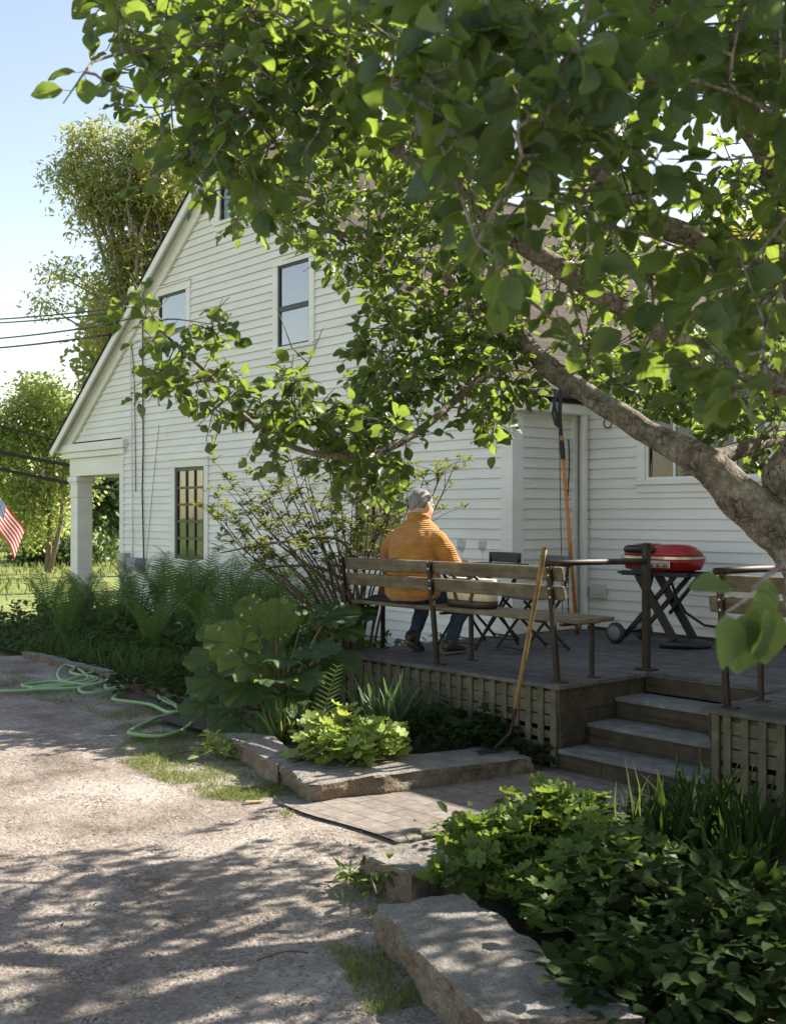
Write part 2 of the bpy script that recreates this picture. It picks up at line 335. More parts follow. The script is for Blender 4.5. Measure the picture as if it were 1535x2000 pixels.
def m_stripes():
    m, t, p = newmat('flag_cloth'); tc = t.nodes.new('ShaderNodeTexCoord'); sx = t.nodes.new('ShaderNodeSeparateXYZ'); L(t, tc.outputs['UV'], sx.inputs[0])
    def mth(op, a, b=None):
        n = t.nodes.new('ShaderNodeMath'); n.operation = op
        for i, v in enumerate((a, b)):
            if v is None: continue
            if hasattr(v, 'is_linked'): L(t, v, n.inputs[i])
            else: n.inputs[i].default_value = v
        return n.outputs[0]
    f = mth('GREATER_THAN', mth('FRACT', mth('MULTIPLY', sx.outputs[1], 6.5)), 0.5)
    col = mixc(t, f, (0.55,0.03,0.04), (0.75,0.73,0.7))
    star = t.nodes.new('ShaderNodeTexVoronoi'); star.inputs['Scale'].default_value = 22; star.inputs['Randomness'].default_value = 0.15; L(t, tc.outputs['UV'], star.inputs['Vector'])
    can = mixc(t, mth('LESS_THAN', star.outputs['Distance'], 0.28), (0.03,0.05,0.16), (0.7,0.7,0.7))
    isc = mth('MULTIPLY', mth('LESS_THAN', sx.outputs[0], 0.42), mth('GREATER_THAN', sx.outputs[1], 0.4615))
    L(t, mixc(t, isc, col, can), p.inputs['Base Color']); p.inputs['Roughness'].default_value = 0.8
    tr = t.nodes.new('ShaderNodeBsdfTranslucent'); L(t, mixc(t, isc, col, can), tr.inputs[0])
    mx = t.nodes.new('ShaderNodeMixShader'); mx.inputs[0].default_value = 0.35; L(t, p.outputs[0], mx.inputs[1]); L(t, tr.outputs[0], mx.inputs[2])
    L(t, mx.outputs[0], t.nodes['Material Output'].inputs[0]); return m

M = dict(
 butt=m_noise('tan_board_edge', (0.26,0.21,0.15), (0.46,0.40,0.32), 6, rough=0.85, bmp=0.1),  # tan colour on the lip under each clapboard, so the board lines read
 paint=m_paint('white_paint'), gravel=m_gravel('gravel'), pane=m_pane('window_glass', 0.30), pane_dark=m_pane('dark_window_glass', 0.0, (0.8,0.86,0.84), 0.7),
 shingle=m_bricktex('roof_shingle', (0.052,0.042,0.037), (0.085,0.068,0.060), (0.025,0.02,0.017), 0.3, 0.14, 0.006, bmp=0.6, noise_c=0.8),
 paver=m_bricktex('brick_paver', (0.19,0.165,0.147), (0.235,0.208,0.188), (0.13,0.11,0.09), 0.30, 0.15, 0.006, bmp=0.35, noise_c=0.9),
 sash=m_plain('black_sash', (0.018,0.018,0.02), 0.4), curtain=m_noise('sky_tinted_curtain', (0.62,0.66,0.72), (0.75,0.78,0.82), 3, (9,9,0.4), 0.9, 0),  # pale curtain; its blue tint stands in for sky reflected in the panes
 olive=m_noise('olive_reflection', (0.07,0.075,0.022), (0.22,0.22,0.07), 2.2, (8,8,0.3), 0.9, 0), dark=m_plain('dark_interior', (0.012,0.011,0.01), 0.9),  # olive folds stand in for trees reflected in the lower panes
 tread=m_wood('skylit_tread', (0.11,0.11,0.112), (0.225,0.225,0.228), 0.7, 3.0),  # lighter copy of the decking, sky sheen put into the colour
 deck=m_wood('grey_decking', (0.075,0.071,0.070), (0.165,0.158,0.156), 0.75, 3.0), fascia=m_wood('brown_fascia', (0.05,0.038,0.026), (0.10,0.08,0.055), 0.8, 3),
 lattice=m_noise('lattice_paint', (0.072,0.064,0.038), (0.155,0.138,0.088), 12, rough=0.8, c3=(0.09,0.085,0.04), s3=18),
 bench=m_wood('weathered_bench_wood', (0.11,0.085,0.055), (0.245,0.205,0.145), 0.8, 3.0, (0.13,0.115,0.07)), iron=m_noise('rusty_iron', (0.018,0.013,0.010), (0.05,0.034,0.024), 14, rough=0.6, metal=0.3, bmp=0.25),
 bolt=m_plain('steel_bolt', (0.75,0.73,0.70), 0.35, 0.6), bark=m_bark('apple_bark'),
 twig=m_plain('twig_bark', (0.11,0.08,0.055), 0.8), bgbark=m_noise('pale_bark', (0.14,0.11,0.09), (0.27,0.22,0.18), 5, (4,4,1), 0.9, 0.4),
 granite=m_granite('granite'),
 soil=m_noise('dark_soil', (0.030,0.022,0.015), (0.07,0.055,0.04), 9, rough=0.95, bmp=0.7, dist=0.03),
 lawn=m_noise('lawn', (0.10,0.13,0.03), (0.20,0.23,0.06), 3, rough=0.95, bmp=0.5, dist=0.03),
 red=m_noise('red_enamel', (0.26,0.008,0.008), (0.36,0.014,0.011), 4, rough=0.28, bmp=0.02), black=m_plain('black_plastic', (0.016,0.016,0.017), 0.45),
 steel=m_noise('brushed_steel', (0.40,0.36,0.30), (0.62,0.58,0.52), 8, rough=0.3, bmp=0.08, metal=0.9), grey=m_plain('grey_plastic', (0.16,0.19,0.21), 0.5),
 orange=m_plain('orange_fibreglass', (0.60,0.20,0.02), 0.35), ash=m_wood('ash_handle', (0.20,0.115,0.035), (0.36,0.23,0.09), 0.55, 3.0, axis=2),
 hose=m_plain('green_hose', (0.27,0.42,0.21), 0.6), canvas=m_noise('cream_canvas', (0.62,0.55,0.40), (0.74,0.67,0.52), 30, rough=0.9, bmp=0.3),
 brown=m_plain('dark_brown_leather', (0.035,0.018,0.012), 0.5), navy=m_noise('navy_cloth', (0.01,0.01,0.016), (0.03,0.03,0.045), 10, rough=0.9, bmp=0.4),
 bluegrey=m_plain('blue_grey_slat', (0.045,0.075,0.10), 0.45), darkslat=m_noise('dark_slat', (0.02,0.02,0.018), (0.045,0.043,0.038), 10, rough=0.6),
 knit=m_knit('ochre_knit', (0.42,0.19,0.042)), denim=m_noise('denim', (0.014,0.024,0.045), (0.035,0.052,0.085), 30, rough=0.9, bmp=0.3),
 skin=m_noise('skin', (0.50,0.25,0.17), (0.60,0.33,0.24), 6, rough=0.55, bmp=0.1), hair=m_noise('grey_hair', (0.09,0.083,0.078), (0.33,0.31,0.295), 45, (1,1,0.4), 0.7, 0.6, 0.006),
 shoe=m_plain('brown_shoe', (0.035,0.022,0.016), 0.5), sole=m_plain('tan_sole', (0.14,0.11,0.08), 0.8), glass=m_clear('clear_glass'),
 label=m_plain('paper_label', (0.7,0.7,0.72), 0.8), wine=m_plain('dark_bottle', (0.02,0.03,0.015), 0.15), rust=m_plain('red_brown_card', (0.22,0.05,0.025), 0.7),
 white=m_plain('white_plastic', (0.62,0.65,0.68), 0.5), wire=m_plain('black_cable', (0.012,0.012,0.013), 0.6), ivory=m_plain('ivory_plastic', (0.62,0.60,0.52), 0.5),
 meter=m_plain('grey_box_paint', (0.22,0.25,0.28), 0.5), meter2=m_plain('beige_box_paint', (0.42,0.39,0.33), 0.5), flag=m_stripes(),
 apple=m_leaf('apple_leaf', (0.013,0.034,0.018), (0.028,0.057,0.027), (0.38,0.53,0.06), 0.40, 0.38, (0.055,0.085,0.06), .42, True),
 fern=m_leaf('fern_leaf', (0.045,0.10,0.024), (0.08,0.155,0.036), (0.22,0.36,0.06), 0.35, 0.55),
 rhub=m_leaf('rhubarb_leaf', (0.024,0.060,0.024), (0.042,0.088,0.033), (0.42,0.54,0.06), 0.40, 0.45, (0.06,0.09,0.04), .4, 'radial'),
 mantle=m_leaf('mantle_leaf', (0.15,0.21,0.05), (0.25,0.33,0.08), (0.48,0.58,0.10), 0.38, 0.55),
 geran=m_leaf('geranium_leaf', (0.050,0.092,0.024), (0.095,0.155,0.038), (0.30,0.40,0.05), 0.4, 0.55, None, .3),
 azal=m_leaf('azalea_leaf', (0.06,0.085,0.025), (0.12,0.15,0.04), (0.36,0.40,0.06), 0.36, 0.5),
 iris=m_leaf('iris_blade', (0.045,0.085,0.04), (0.08,0.13,0.06), (0.2,0.3,0.08), 0.3, 0.5),
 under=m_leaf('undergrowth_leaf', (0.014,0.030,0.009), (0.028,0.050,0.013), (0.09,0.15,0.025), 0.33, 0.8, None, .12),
 bedleaf=m_leaf('bed_leaf', (0.028,0.060,0.018), (0.055,0.098,0.028), (0.16,0.25,0.04), 0.35, 0.65, None, .2),
 grass=m_leaf('grass_blade', (0.07,0.10,0.025), (0.16,0.19,0.055), (0.3,0.36,0.07), 0.35, 0.6),
 willow=m_leaf('willow_leaf', (0.14,0.175,0.075), (0.23,0.265,0.11), (0.50,0.54,0.17), 0.54, 0.5),
 yellow=m_leaf('yellow_leaf', (0.15,0.16,0.03), (0.26,0.25,0.05), (0.5,0.46,0.06), 0.45, 0.5),
 birch=m_leaf('birch_leaf', (0.17,0.23,0.08), (0.26,0.33,0.11), (0.50,0.58,0.16), 0.52, 0.5),
 darkleaf=m_leaf('dark_leaf', (0.022,0.05,0.018), (0.045,0.085,0.028), (0.12,0.2,0.03), 0.3, 0.5),
 stem=m_plain('green_stem', (0.10,0.13,0.04), 0.6), redstem=m_plain('rhubarb_stalk', (0.20,0.13,0.05), 0.5), litter=m_leaf('dead_leaf', (0.06,0.045,0.03), (0.20,0.145,0.085), (0.2,0.12,0.05), 0.15, 0.8),
 pebble=m_noise('pebble', (0.11,0.10,0.09), (0.31,0.285,0.265), 3, rough=0.85, bmp=0.2), stucco=m_plain('tan_stick', (0.40,0.30,0.17), 0.8))

# ---------------------------------------------------------------- ground, driveway, patio, beds
mb = MB(); mb.add([(-500,-300,-0.06),(500,-300,-0.06),(500,900,-0.06),(-500,900,-0.06)], [(0,1,2,3)])
struct(mb.build('ground', M['lawn']))
def sheet(name, mat, u0, u1, v0, v1, z, amp, step, edge=0.0):
    nu = max(2, int((u1-u0)/step)); nv = max(2, int((v1-v0)/step)); V = []; F = []
    for j in range(nv+1):
        for i in range(nu+1):
            u = lerp(u0, u1, i/nu); v = lerp(v0, v1, j/nv)
            zz = z + amp*mnoise.noise(Vector((u*1.3, v*1.3, 3))) + amp*0.6*mnoise.noise(Vector((u*4.5, v*4.5, 9)))
            if edge and (i in (0,nu) or j in (0,nv)):
                u += edge*mnoise.noise(Vector((u*2.2, v*2.2, 5))); v += edge*mnoise.noise(Vector((u*2.2, v*2.2, 8)))
            V.append((u, v, zz))
    for j in range(nv):
        for i in range(nu):
            a = j*(nu+1)+i; F.append((a, a+1, a+nu+2, a+nu+1))
    mb = MB(); mb.add(V, F); o = mb.build(name, mat, smooth=True, fix=False); o.rotation_euler = (0,0,TH); return struct(o)
sheet('driveway', M['gravel'], -13.5, 4.0, -7.0, 5.65, 0.0, 0.012, 0.12, 0.2)
sheet('patio', M['paver'], -5.52, -3.3, 3.86, 5.82, 0.018, 0.004, 0.12, 0.05)
sheet('garden_soil', M['soil'], -17.0, -8.1, 5.6, 7.93, 0.03, 0.03, 0.2, 0.12)
sheet('garden_soil', M['soil'], -8.4, -5.5, 4.6, 7.5, 0.05, 0.03, 0.15)

def inpoly(x, y, P):
    c = False; j = len(P)-1
    for i in range(len(P)):
        if (P[i][1] > y) != (P[j][1] > y) and x < (P[j][0]-P[i][0])*(y-P[i][1])/(P[j][1]-P[i][1])+P[i][0]: c = not c
        j = i
    return c
NEAR = [(PG(x,y).x, PG(x,y).y) for x, y in ((760,1668),(890,1735),(975,1815),(1170,2040),(1170,2400),(3200,2400),(2600,1560),(1300,1575),(1180,1610),(1000,1612),(850,1645))]
mb = MB(); st_ = .05; ids = {}
def nv_(i, j):
    if (i,j) not in ids:
        x, y = i*st_, j*st_; ids[(i,j)] = len(ids); q = Vector((x*2.2,y*2.2,1)); NVV.append((x,y,.05+.03*mnoise.noise(q)+.012*mnoise.noise(q*5)))
    return ids[(i,j)]
NVV = []; NF = [(nv_(i,j),nv_(i+1,j),nv_(i+1,j+1),nv_(i,j+1)) for i in range(-5,90) for j in range(40,160) if inpoly((i+.5)*st_,(j+.5)*st_,NEAR) and UV(((i+.5)*st_,(j+.5)*st_))[1] < 5.72]
mb.add(NVV, NF); struct(mb.build('garden_soil', M['soil'], smooth=True, fix=False))
def granite(top, z0, z1, label, cuts=22, amp=0.022):        # top: four world xy corners, ccw; rough split sides
    c = sum((Vector((p[0],p[1],0)) for p in top), Vector())/4
    bm = bmesh.new()
    lo = [bm.verts.new((p[0]-c.x, p[1]-c.y, 0)) for p in top]; hi = [bm.verts.new((p[0]-c.x, p[1]-c.y, z1-z0)) for p in top]
    bm.faces.new(hi); bm.faces.new(lo[::-1])
    for i in range(4): bm.faces.new((lo[i], lo[(i+1)%4], hi[(i+1)%4], hi[i]))
    bmesh.ops.subdivide_edges(bm, edges=bm.edges, cuts=cuts, use_grid_fill=True)
    bmesh.ops.recalc_face_normals(bm, faces=bm.faces); bm.normal_update()
    for v in bm.verts:
        n = v.normal.copy(); q = v.co + c
        side = 1.0 - abs(n.z)
        a = mnoise.fractal(q*7, 1.0, 2.0, 4)*amp*(0.35+1.3*side) + mnoise.noise(q*2.2)*amp*0.8*side
        v.co += n*a
        dq = Vector((mnoise.noise(q*2.1), mnoise.noise(q*2.1+Vector((7,3,1))), 0))*.045; v.co += dq*(1 if len(str(label)) else 0)
        if 0.25 < abs(n.z) < 0.95: v.co -= n*max(0, mnoise.noise(q*6))*.035
    me = bpy.data.meshes.new('granite_block'); bm.to_mesh(me); bm.free(); me.materials.append(M['granite'])
    me.polygons.foreach_set('use_smooth', [True]*len(me.polygons)); me.set_sharp_from_angle(angle=R(32))
    o = bpy.data.objects.new('granite_block', me); C.objects.link(o); o.location = (c.x, c.y, z0)
    return tag(o, label, 'stone block', 'granite blocks edging the beds')
def gp(px, py, z):
    p = PG(px, py, z); return (p.x, p.y)
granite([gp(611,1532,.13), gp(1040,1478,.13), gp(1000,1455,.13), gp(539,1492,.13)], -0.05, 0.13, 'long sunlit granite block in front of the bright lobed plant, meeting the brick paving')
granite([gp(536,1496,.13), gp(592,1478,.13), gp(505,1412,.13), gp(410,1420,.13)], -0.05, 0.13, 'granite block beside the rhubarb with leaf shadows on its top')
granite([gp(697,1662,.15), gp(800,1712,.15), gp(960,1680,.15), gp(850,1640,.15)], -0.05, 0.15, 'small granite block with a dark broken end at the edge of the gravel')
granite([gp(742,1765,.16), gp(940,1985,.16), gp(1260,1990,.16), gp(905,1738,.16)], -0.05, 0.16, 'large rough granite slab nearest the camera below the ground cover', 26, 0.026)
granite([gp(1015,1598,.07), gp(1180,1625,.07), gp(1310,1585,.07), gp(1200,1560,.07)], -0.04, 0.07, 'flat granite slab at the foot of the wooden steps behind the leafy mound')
for i in range(6):                                           # low stone edging of the long bed
    u0 = -13.3+i*0.80; dv = .62-.035*i-(.12 if i > 3 else 0)
    a, b, c_, d_ = W(u0, 4.86+dv), W(u0+0.74, 4.9+dv), W(u0+0.74, 5.02+dv), W(u0, 5.0+dv)
    lab = ['low edging stone at the far left end of the bed','low edging stone just left of the hose coils','low edging stone behind the tangle of hose','low edging stone behind the right part of the hose tangle','low edging stone among ground cover left of the single hose loop','low edging stone beside the hose loop under the rhubarb'][i]
    granite([(a.x,a.y),(b.x,b.y),(c_.x,c_.y),(d_.x,d_.y)], -0.05, 0.075, lab, 8, 0.014)['group'] = 'low stones edging the long bed'

# ---------------------------------------------------------------- the house
GV, GU0, GU1 = 7.94, -15.53, -7.49                           # gable plane, its ends
PKU, PKZ, EZ, PIT = -12.43, 6.63, 2.87, 0.735
EV, ESW = 8.90, 3.12                                         # ell wall plane, ell eave height
OFF = (-11.5, 8.0, 0.0)
house = thing('house', 'white clapboard gabled house with a corner porch and a low side wing', 'house', W(*OFF), TH)
def clap(mb, P0, d, n, s0f, s1f, z0, z1, holes=(), pitch=0.1):
    P0 = Vector(P0); d = Vector(d); n = Vector(n); z = z0; k = 0
    while z < z1 - 1e-4:
        zt = min(z + pitch, z1); cuts = {z, zt}
        for h in holes:
            for q in (h[2], h[3]):
                if z < q < zt: cuts.add(q)
        cuts = sorted(cuts); jz = 0.0025*mnoise.noise(Vector((k*3.1, 0, z0)))
        for a, b in zip(cuts[:-1], cuts[1:]):
            zm = (a+b)/2; ivs = [(s0f(zm), s1f(zm))]
            for h in holes:
                if h[2] < zm < h[3]:
                    nv = []
                    for p, q in ivs:
                        if h[1] <= p or h[0] >= q: nv.append((p, q)); continue
                        if h[0] > p: nv.append((p, h[0]))
                        if h[1] < q: nv.append((h[1], q))
                    ivs = nv
            for p, q in ivs:
                if q - p < 0.01: continue
                segs = max(1, int((q-p)/0.45)); 
                for i in range(segs):
                    sA = lerp(p, q, i/segs); sB = lerp(p, q, (i+1)/segs)
                    vs = []
                    for s_ in (sA, sB):
                        wob = 0.0016*mnoise.noise(Vector((s_*1.1, k*2.7, 1)))
                        zlo = a + ((jz+wob) if a == z else 0); 
                        fo = lambda zz: 0.003 + 0.017*(1-(zz-z)/pitch)
                        base = P0 + d*s_
                        vs += [base + n*fo(a) + Vector((0,0,zlo)), base + n*fo(b) + Vector((0,0,b)), base + n*0.0 + Vector((0,0,zlo))]
                    mb.add(vs, [(0,3,4,1)])
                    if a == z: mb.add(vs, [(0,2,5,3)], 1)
        z = zt; k += 1
rl = lambda z: max(GU0, PKU - (PKZ-0.12-z)/PIT) if z > EZ-0.1 else GU0
rlp = lambda z: PKU - (PKZ-0.12-z)/PIT if z > 2.9 else GU0
rr = lambda z: min(GU1, PKU + (PKZ-0.12-z)/PIT)
def gwin(x0, x1, y0, y1):
    u0, _ = PV(x0, 1000, GV); u1, _ = PV(x1, 1000, GV); xm = (x0+x1)/2
    return [u0, u1, PV(xm, y1, GV)[1], PV(xm, y0, GV)[1]]
wins = [gwin(312,366,572,712), gwin(545,606,512,674), gwin(432,480,345,425), gwin(344,401,912,1092), gwin(697,785,893,1088)]
T = 0.105
holes = [(a-T+.01, b+T-.01, c-T+.01, e+T-.01) for a, b, c, e in wins]
mb = MB(); clap(mb, (0,GV,0), (1,0,0), (0,-1,0), rlp, rr, -0.1, PKZ-0.2, holes, 0.1)
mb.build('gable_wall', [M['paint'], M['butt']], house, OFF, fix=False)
mb = MB(); clap(mb, (GU1,GV,0), (0,1,0), (1,0,0), lambda z: 0.0, lambda z: EV-GV, 0.2, 3.0)
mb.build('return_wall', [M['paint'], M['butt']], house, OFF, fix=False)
u0, _ = PV(1262,1000,EV); u1, _ = PV(1500,1000,EV); ew = [u0, u1, 2.07, 2.92]
mb = MB(); clap(mb, (0,EV,0), (1,0,0), (0,-1,0), lambda z: GU1, lambda z: 3.0, 0.3, 3.1, [(ew[0]-T+.01,ew[1]+T-.01,ew[2]-T+.01,ew[3]+T-.01)])
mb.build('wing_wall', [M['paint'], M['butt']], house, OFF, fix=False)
each('outer_wall', M['paint'], house, OFF, [(GU0, GU0+.02, GV+.03, 17.0, -.1, 2.9), (GU0+.03, 3.0, 16.98, 17.0, -.1, 2.9), (2.98, 3.0, EV+.02, 16.97, -.1, 3.1)])
each('corner_board', M['paint'], house, OFF, [(GU0-.03, GU0+.10, GV-.024, GV+.05, -.1, 2.70), (GU1-.13, GU1+.024, GV-.024, GV-.001, -.05, 2.85),
  (GU1+.001, GU1+.026, GV-.0, GV+.13, .2, 2.9), (GU1+.001, GU1+.05, EV-.11, EV-.055, .3, 3.0), (GU1+.052, GU1+.15, EV-.028, EV-.001, .3, 3.0)], .004)
PD = (GU1+.10, EV-.07)
mb = MB(); mb.box(PD[0]+.06-.025, PD[0]+.06+.025, PD[1]-.035, PD[1]+.01, .3, 3.0)
mb.build('downspout', M['paint'], house, OFF, bevel=.008)
# roof: two slopes with thickness, rake boards, eave trim
def slab(mb, p, q, v0, v1, th):                              # p,q are (u,z) ends of the slope
    d = Vector((q[0]-p[0], 0, q[1]-p[1])).normalized(); n = Vector((-d.z, 0, d.x));
    if n.z < 0: n = -n
    pts = [Vector((p[0],0,p[1])), Vector((q[0],0,q[1])), Vector((q[0],0,q[1]))+n*th, Vector((p[0],0,p[1]))+n*th]
    mb.prism([(a.x, a.z) for a in pts], v0, v1)
LE = (-17.68, PKZ-(PKU+17.68)*PIT); RE = (-7.26, PKZ-(-7.26-PKU)*PIT)
def roofslope(p, q, name):                                   # own object whose local xy lies in the slope, so the shingles run right
    o = None; d = Vector((q[0]-p[0], 0, q[1]-p[1])); ln = d.length; d.normalize(); V = Vector((0,1,0)); n = d.cross(V)
    mb = MB(); mb.box(0, 9.3, 0, ln, 0, 0.045)
    o = mb.build(name, M['shingle'], house, bevel=.005)
    rot = Matrix((V, d, V.cross(d))).transposed().to_4x4()
    o.matrix_local = Matrix.Translation(Vector((p[0]-OFF[0], GV-.20-OFF[1], p[1]+.01))) @ rot
    if V.cross(d).z < 0:
        o.data.transform(Matrix.Translation((0,0,-0.045)))
    return o
roofslope(LE, (PKU, PKZ), 'roof'); roofslope(RE, (PKU, PKZ), 'roof')
mb = MB(); mb.box(PKU-.06, PKU+.06, GV-.20, GV+9.1, PKZ+.03, PKZ+.085)
mb.build('ridge_cap', M['shingle'], house, OFF, bevel=.02)
mb = MB()
for E in (LE, RE):
    slab(mb, (E[0], E[1]-.005), (PKU, PKZ-.005), GV-.195, GV-.16, -.10); slab(mb, (E[0], E[1]-.012), (PKU, PKZ-.012), GV-.158, GV-.03, -.018)
    k = 1 if E is LE else -1
    a = (E[0]+k*.12, E[1]+.12*PIT-.035); slab(mb, a, (PKU, PKZ-.035), GV-.058, GV-.018, -.20)
    slab(mb, a, (PKU, PKZ-.035), GV-.085, GV-.059, -.06)
mb.build('rake_board', M['paint'], house, OFF)
each('cornice', M['paint'], house, OFF, [(-17.56, GU0+.22, GV-.10, GV+.0, 2.74, 2.87), (-17.52, GU0+.16, GV-.06, GV-.001, 2.645, 2.738),
  (-17.60, -17.52, GV+.001, 17, 2.66, 2.86), (GU1+.03, -7.30, GV-.02, 17, 2.74, 2.84)], .008)
each('porch_beam', M['paint'], house, OFF, [(-17.34, GU0-.031, GV+.001, GV+.24, 2.36, 2.644), (-17.34, -17.1, GV+.241, 17, 2.36, 2.64)], .006)
each('porch_ceiling', M['paint'], house, OFF, [(-17.5, GU0-.001, GV+.03, 17, 2.645, 2.665)])
for vv in (GV+.01, 12.4, 16.7):
    mb = MB(); c = (-17.20, vv+.13)
    mb.box(c[0]-.13, c[0]+.13, c[1]-.13, c[1]+.13, .0, 2.36)
    for z0, z1, e in ((2.27,2.355,.035),(2.235,2.268,.018),(2.02,2.06,.02),(0.0,.22,.03)): mb.box(c[0]-.13-e, c[0]+.13+e, c[1]-.13-e, c[1]+.13+e, z0, z1)
    mb.build('porch_column', M['paint'], house, OFF, bevel=.006)
mb = MB(); mb.box(-17.5, GU0-.04, GV+.05, 17, -.05, .16); mb.build('porch_floor', M['deck'], house, OFF)
# wing roof
mb = MB(); e0 = (8.62, ESW); e1 = (13.0, ESW+4.38*.42)
V = [(-7.24,e0[0],e0[1]),(3.3,e0[0],e0[1]),(3.3,e1[0],e1[1]),(-7.24,e1[0],e1[1])]
mb.add(V+[(a,b,c+.05) for a,b,c in V], [(0,3,2,1),(4,5,6,7),(0,1,5,4),(1,2,6,5),(2,3,7,6),(3,0,4,7)])
mb.build('wing_roof', M['shingle'], house, OFF)
each('eave_board', M['paint'], house, OFF, [(-7.22, 3.2, 8.66, 8.70, 2.98, 3.115), (-7.22, 3.2, 8.701, EV-.001, 2.98, 3.0)])
# windows
def window(w_, plane, style, tr=T):
    u0, u1, z0, z1 = w_; um = (u0+u1)/2; v = plane
    mb = MB(); y0, y1 = v-.032, v+.05                       # casing with sill and head drip
    mb.box(u0-tr, u0-.001, y0, y1, z0, z1); mb.box(u1+.001, u1+tr, y0, y1, z0, z1)
    mb.box(u0-tr-.012, u1+tr+.012, y0-.006, y1, z1+.001, z1+tr); mb.box(u0-tr-.03, u1+tr+.03, y0-.03, y1, z1+tr+.001, z1+tr+.022)
    root = mb.build('window', M['paint'], house, OFF, bevel=.004)
    mb = MB(); mb.box(u0-tr-.02, u1+tr+.02, y0-.03, y1, z0-.045, z0-.001); mb.box(u0-tr, u1+tr, y0, y1-.01, z0-.12, z0-.046)
    mb.build('sill', M['paint'], root, OFF, bevel=.004)
    f = MB(); b = .028 if style != 'muntin' else .05
    f.box(u0, u0+b, v-.012, v+.02, z0, z1); f.box(u1-b, u1, v-.012, v+.02, z0, z1); f.box(u0+b, u1-b, v-.012, v+.02, z0, z0+b); f.box(u0+b, u1-b, v-.012, v+.02, z1-b, z1)
    if style == 'hung':
        zm = lerp(z0, z1, .47); f.box(u0+b, u1-b, v-.016, v+.02, zm-.03, zm+.03)
    if style == 'muntin':
        for i in (1,2): x = lerp(u0+b, u1-b, i/3); f.box(x-.014, x+.014, v-.009, v+.015, z0+b, z1-b)
        nr = 5
        for j in range(1, nr): z = lerp(z0+b, z1-b, j/nr); f.box(u0+b, u1-b, v-.011, v+.015, z-.016, z+.016)
    if style == 'case':
        for i in (1,2,3): x = lerp(u0, u1, i/4); f.box(x-.012, x+.012, v-.01, v+.018, z0+b, z1-b)
    f.build('frame', M['sash'] if style != 'case' else M['paint'], root, OFF)
    g = MB(); g.box(u0+b*.5, u1-b*.5, v+.004, v+.008, z0+b*.5, z1-b*.5); g.build('pane', M['pane'] if style == 'hung' else M['pane_dark'], root, OFF)
    if style in ('hung', 'muntin'):
        c = MB(); n = 40; vs = []
        for i in range(n+1):
            x = lerp(u0, u1, i/n); y = v+.075+.018*math.sin(i*1.15+.6*math.sin(i*.7))
            vs += [(x, y, z0), (x, y, z1)]
        c.add(vs, [(2*i, 2*i+2, 2*i+3, 2*i+1) for i in range(n)])
        c.build('curtain', M['curtain'] if style == 'hung' else M['olive'], root, OFF, smooth=True, fix=False)  # olive sheet in muntin windows is coloured as reflected trees
    if style == 'hung':
        f = MB()
        for i in (1,2): x = lerp(u0+b, u1-b, i/3+.02); f.box(x-.008, x+.008, v+.03, v+.045, lerp(z0,z1,.5), z1-b)
        z = lerp(z0, z1, .76); f.box(u0+b, u1-b, v+.0305, v+.0445, z-.008, z+.008); f.build('inner_sash', M['white'], root, OFF)
    d = MB(); a0, a1, b0, b1, y0, y1 = u0-.06, u1+.06, z0-.06, z1+.06, v+.055, v+1.1
    d.add([(a0,y0,b0),(a1,y0,b0),(a1,y0,b1),(a0,y0,b1),(a0,y1,b0),(a1,y1,b0),(a1,y1,b1),(a0,y1,b1)], [(4,5,6,7),(0,1,5,4),(1,2,6,5),(2,3,7,6),(3,0,4,7)]); d.build('dark_room', M['dark'], root, OFF)
    return root
for i, s_ in enumerate(('hung','hung','dark','muntin','muntin')): window(wins[i], GV, s_)
window(ew, EV, 'case', .095)
mb = MB(); u, z = PV(1345, 862, EV); mb.loft([((u,EV+.22,2.12),.06,.06),((u,EV+.22,2.3),.16,.16),((u,EV+.22,2.34),.165,.165)], 18)
# boxes and cables on the gable wall
def wallbox(name, mat, x0, x1, y0, y1, dep, pl=GV):
    a = PV(x0, y1, pl); b = PV(x1, y0, pl); mb = MB(); mb.box(a[0], b[0], pl-.02-dep, pl-.018, a[1], b[1])
    mb.box(a[0]+.02, b[0]-.02, pl-.03-dep, pl-.0205-dep, a[1]+.03, b[1]-.03); return mb.build(name, mat, house, OFF, bevel=.01)
wallbox('meter_box', M['meter2'], 241, 256, 1080, 1110, .1); wallbox('meter_box', M['meter'], 265, 285, 1090, 1114, .14)
b_ = wallbox('vent_cover', M['ivory'], 1160, 1187, 1142, 1166, .05, EV)
def gcable(pts, r, mat, jit=.004):
    mb = MB(); P = []
    for (x, y) in pts: u, z = PV(x, y, GV); P.append(Vector((u, GV-.022-r, z)))
    Q = []
    for a, b in zip(P[:-1], P[1:]):
        for i in range(8): q = lerp(a, b, i/8); q.x += jit*mnoise.noise(q*2); Q.append(q)
    mb.tube(Q+[P[-1]], r, 6); mb.build('cable', mat, house, OFF, smooth=True)
gcable([(282,625),(283,880),(281,960),(284,1095)], .010, M['wire']); gcable([(250,632),(262,690),(266,760),(268,960)], .006, M['wire'])
gcable([(257,640),(260,850),(262,1092)], .009, M['paint']); gcable([(313,830),(300,960),(288,1095)], .003, M['wire'])
mb = MB(); u,z = PV(1190,826,EV); ring = [Vector((u+.05*math.cos(a), EV-.03, z+.05*math.sin(a))) for a in [j*.33 for j in range(20)]]
mb.tube(ring, .006, 6); mb.build('wall_ring', M['wire'], house, OFF)
mb = MB(); pts = [(GU1+.045, EV-.115+.002*i, 2.3-.1*i) for i in range(18)]
mb.tube([(GU1+.02+.01*math.sin(i*.8), EV-.16, 2.5-.11*i) for i in range(18)], .006, 6); mb.build('cable', M['wire'], house, OFF)

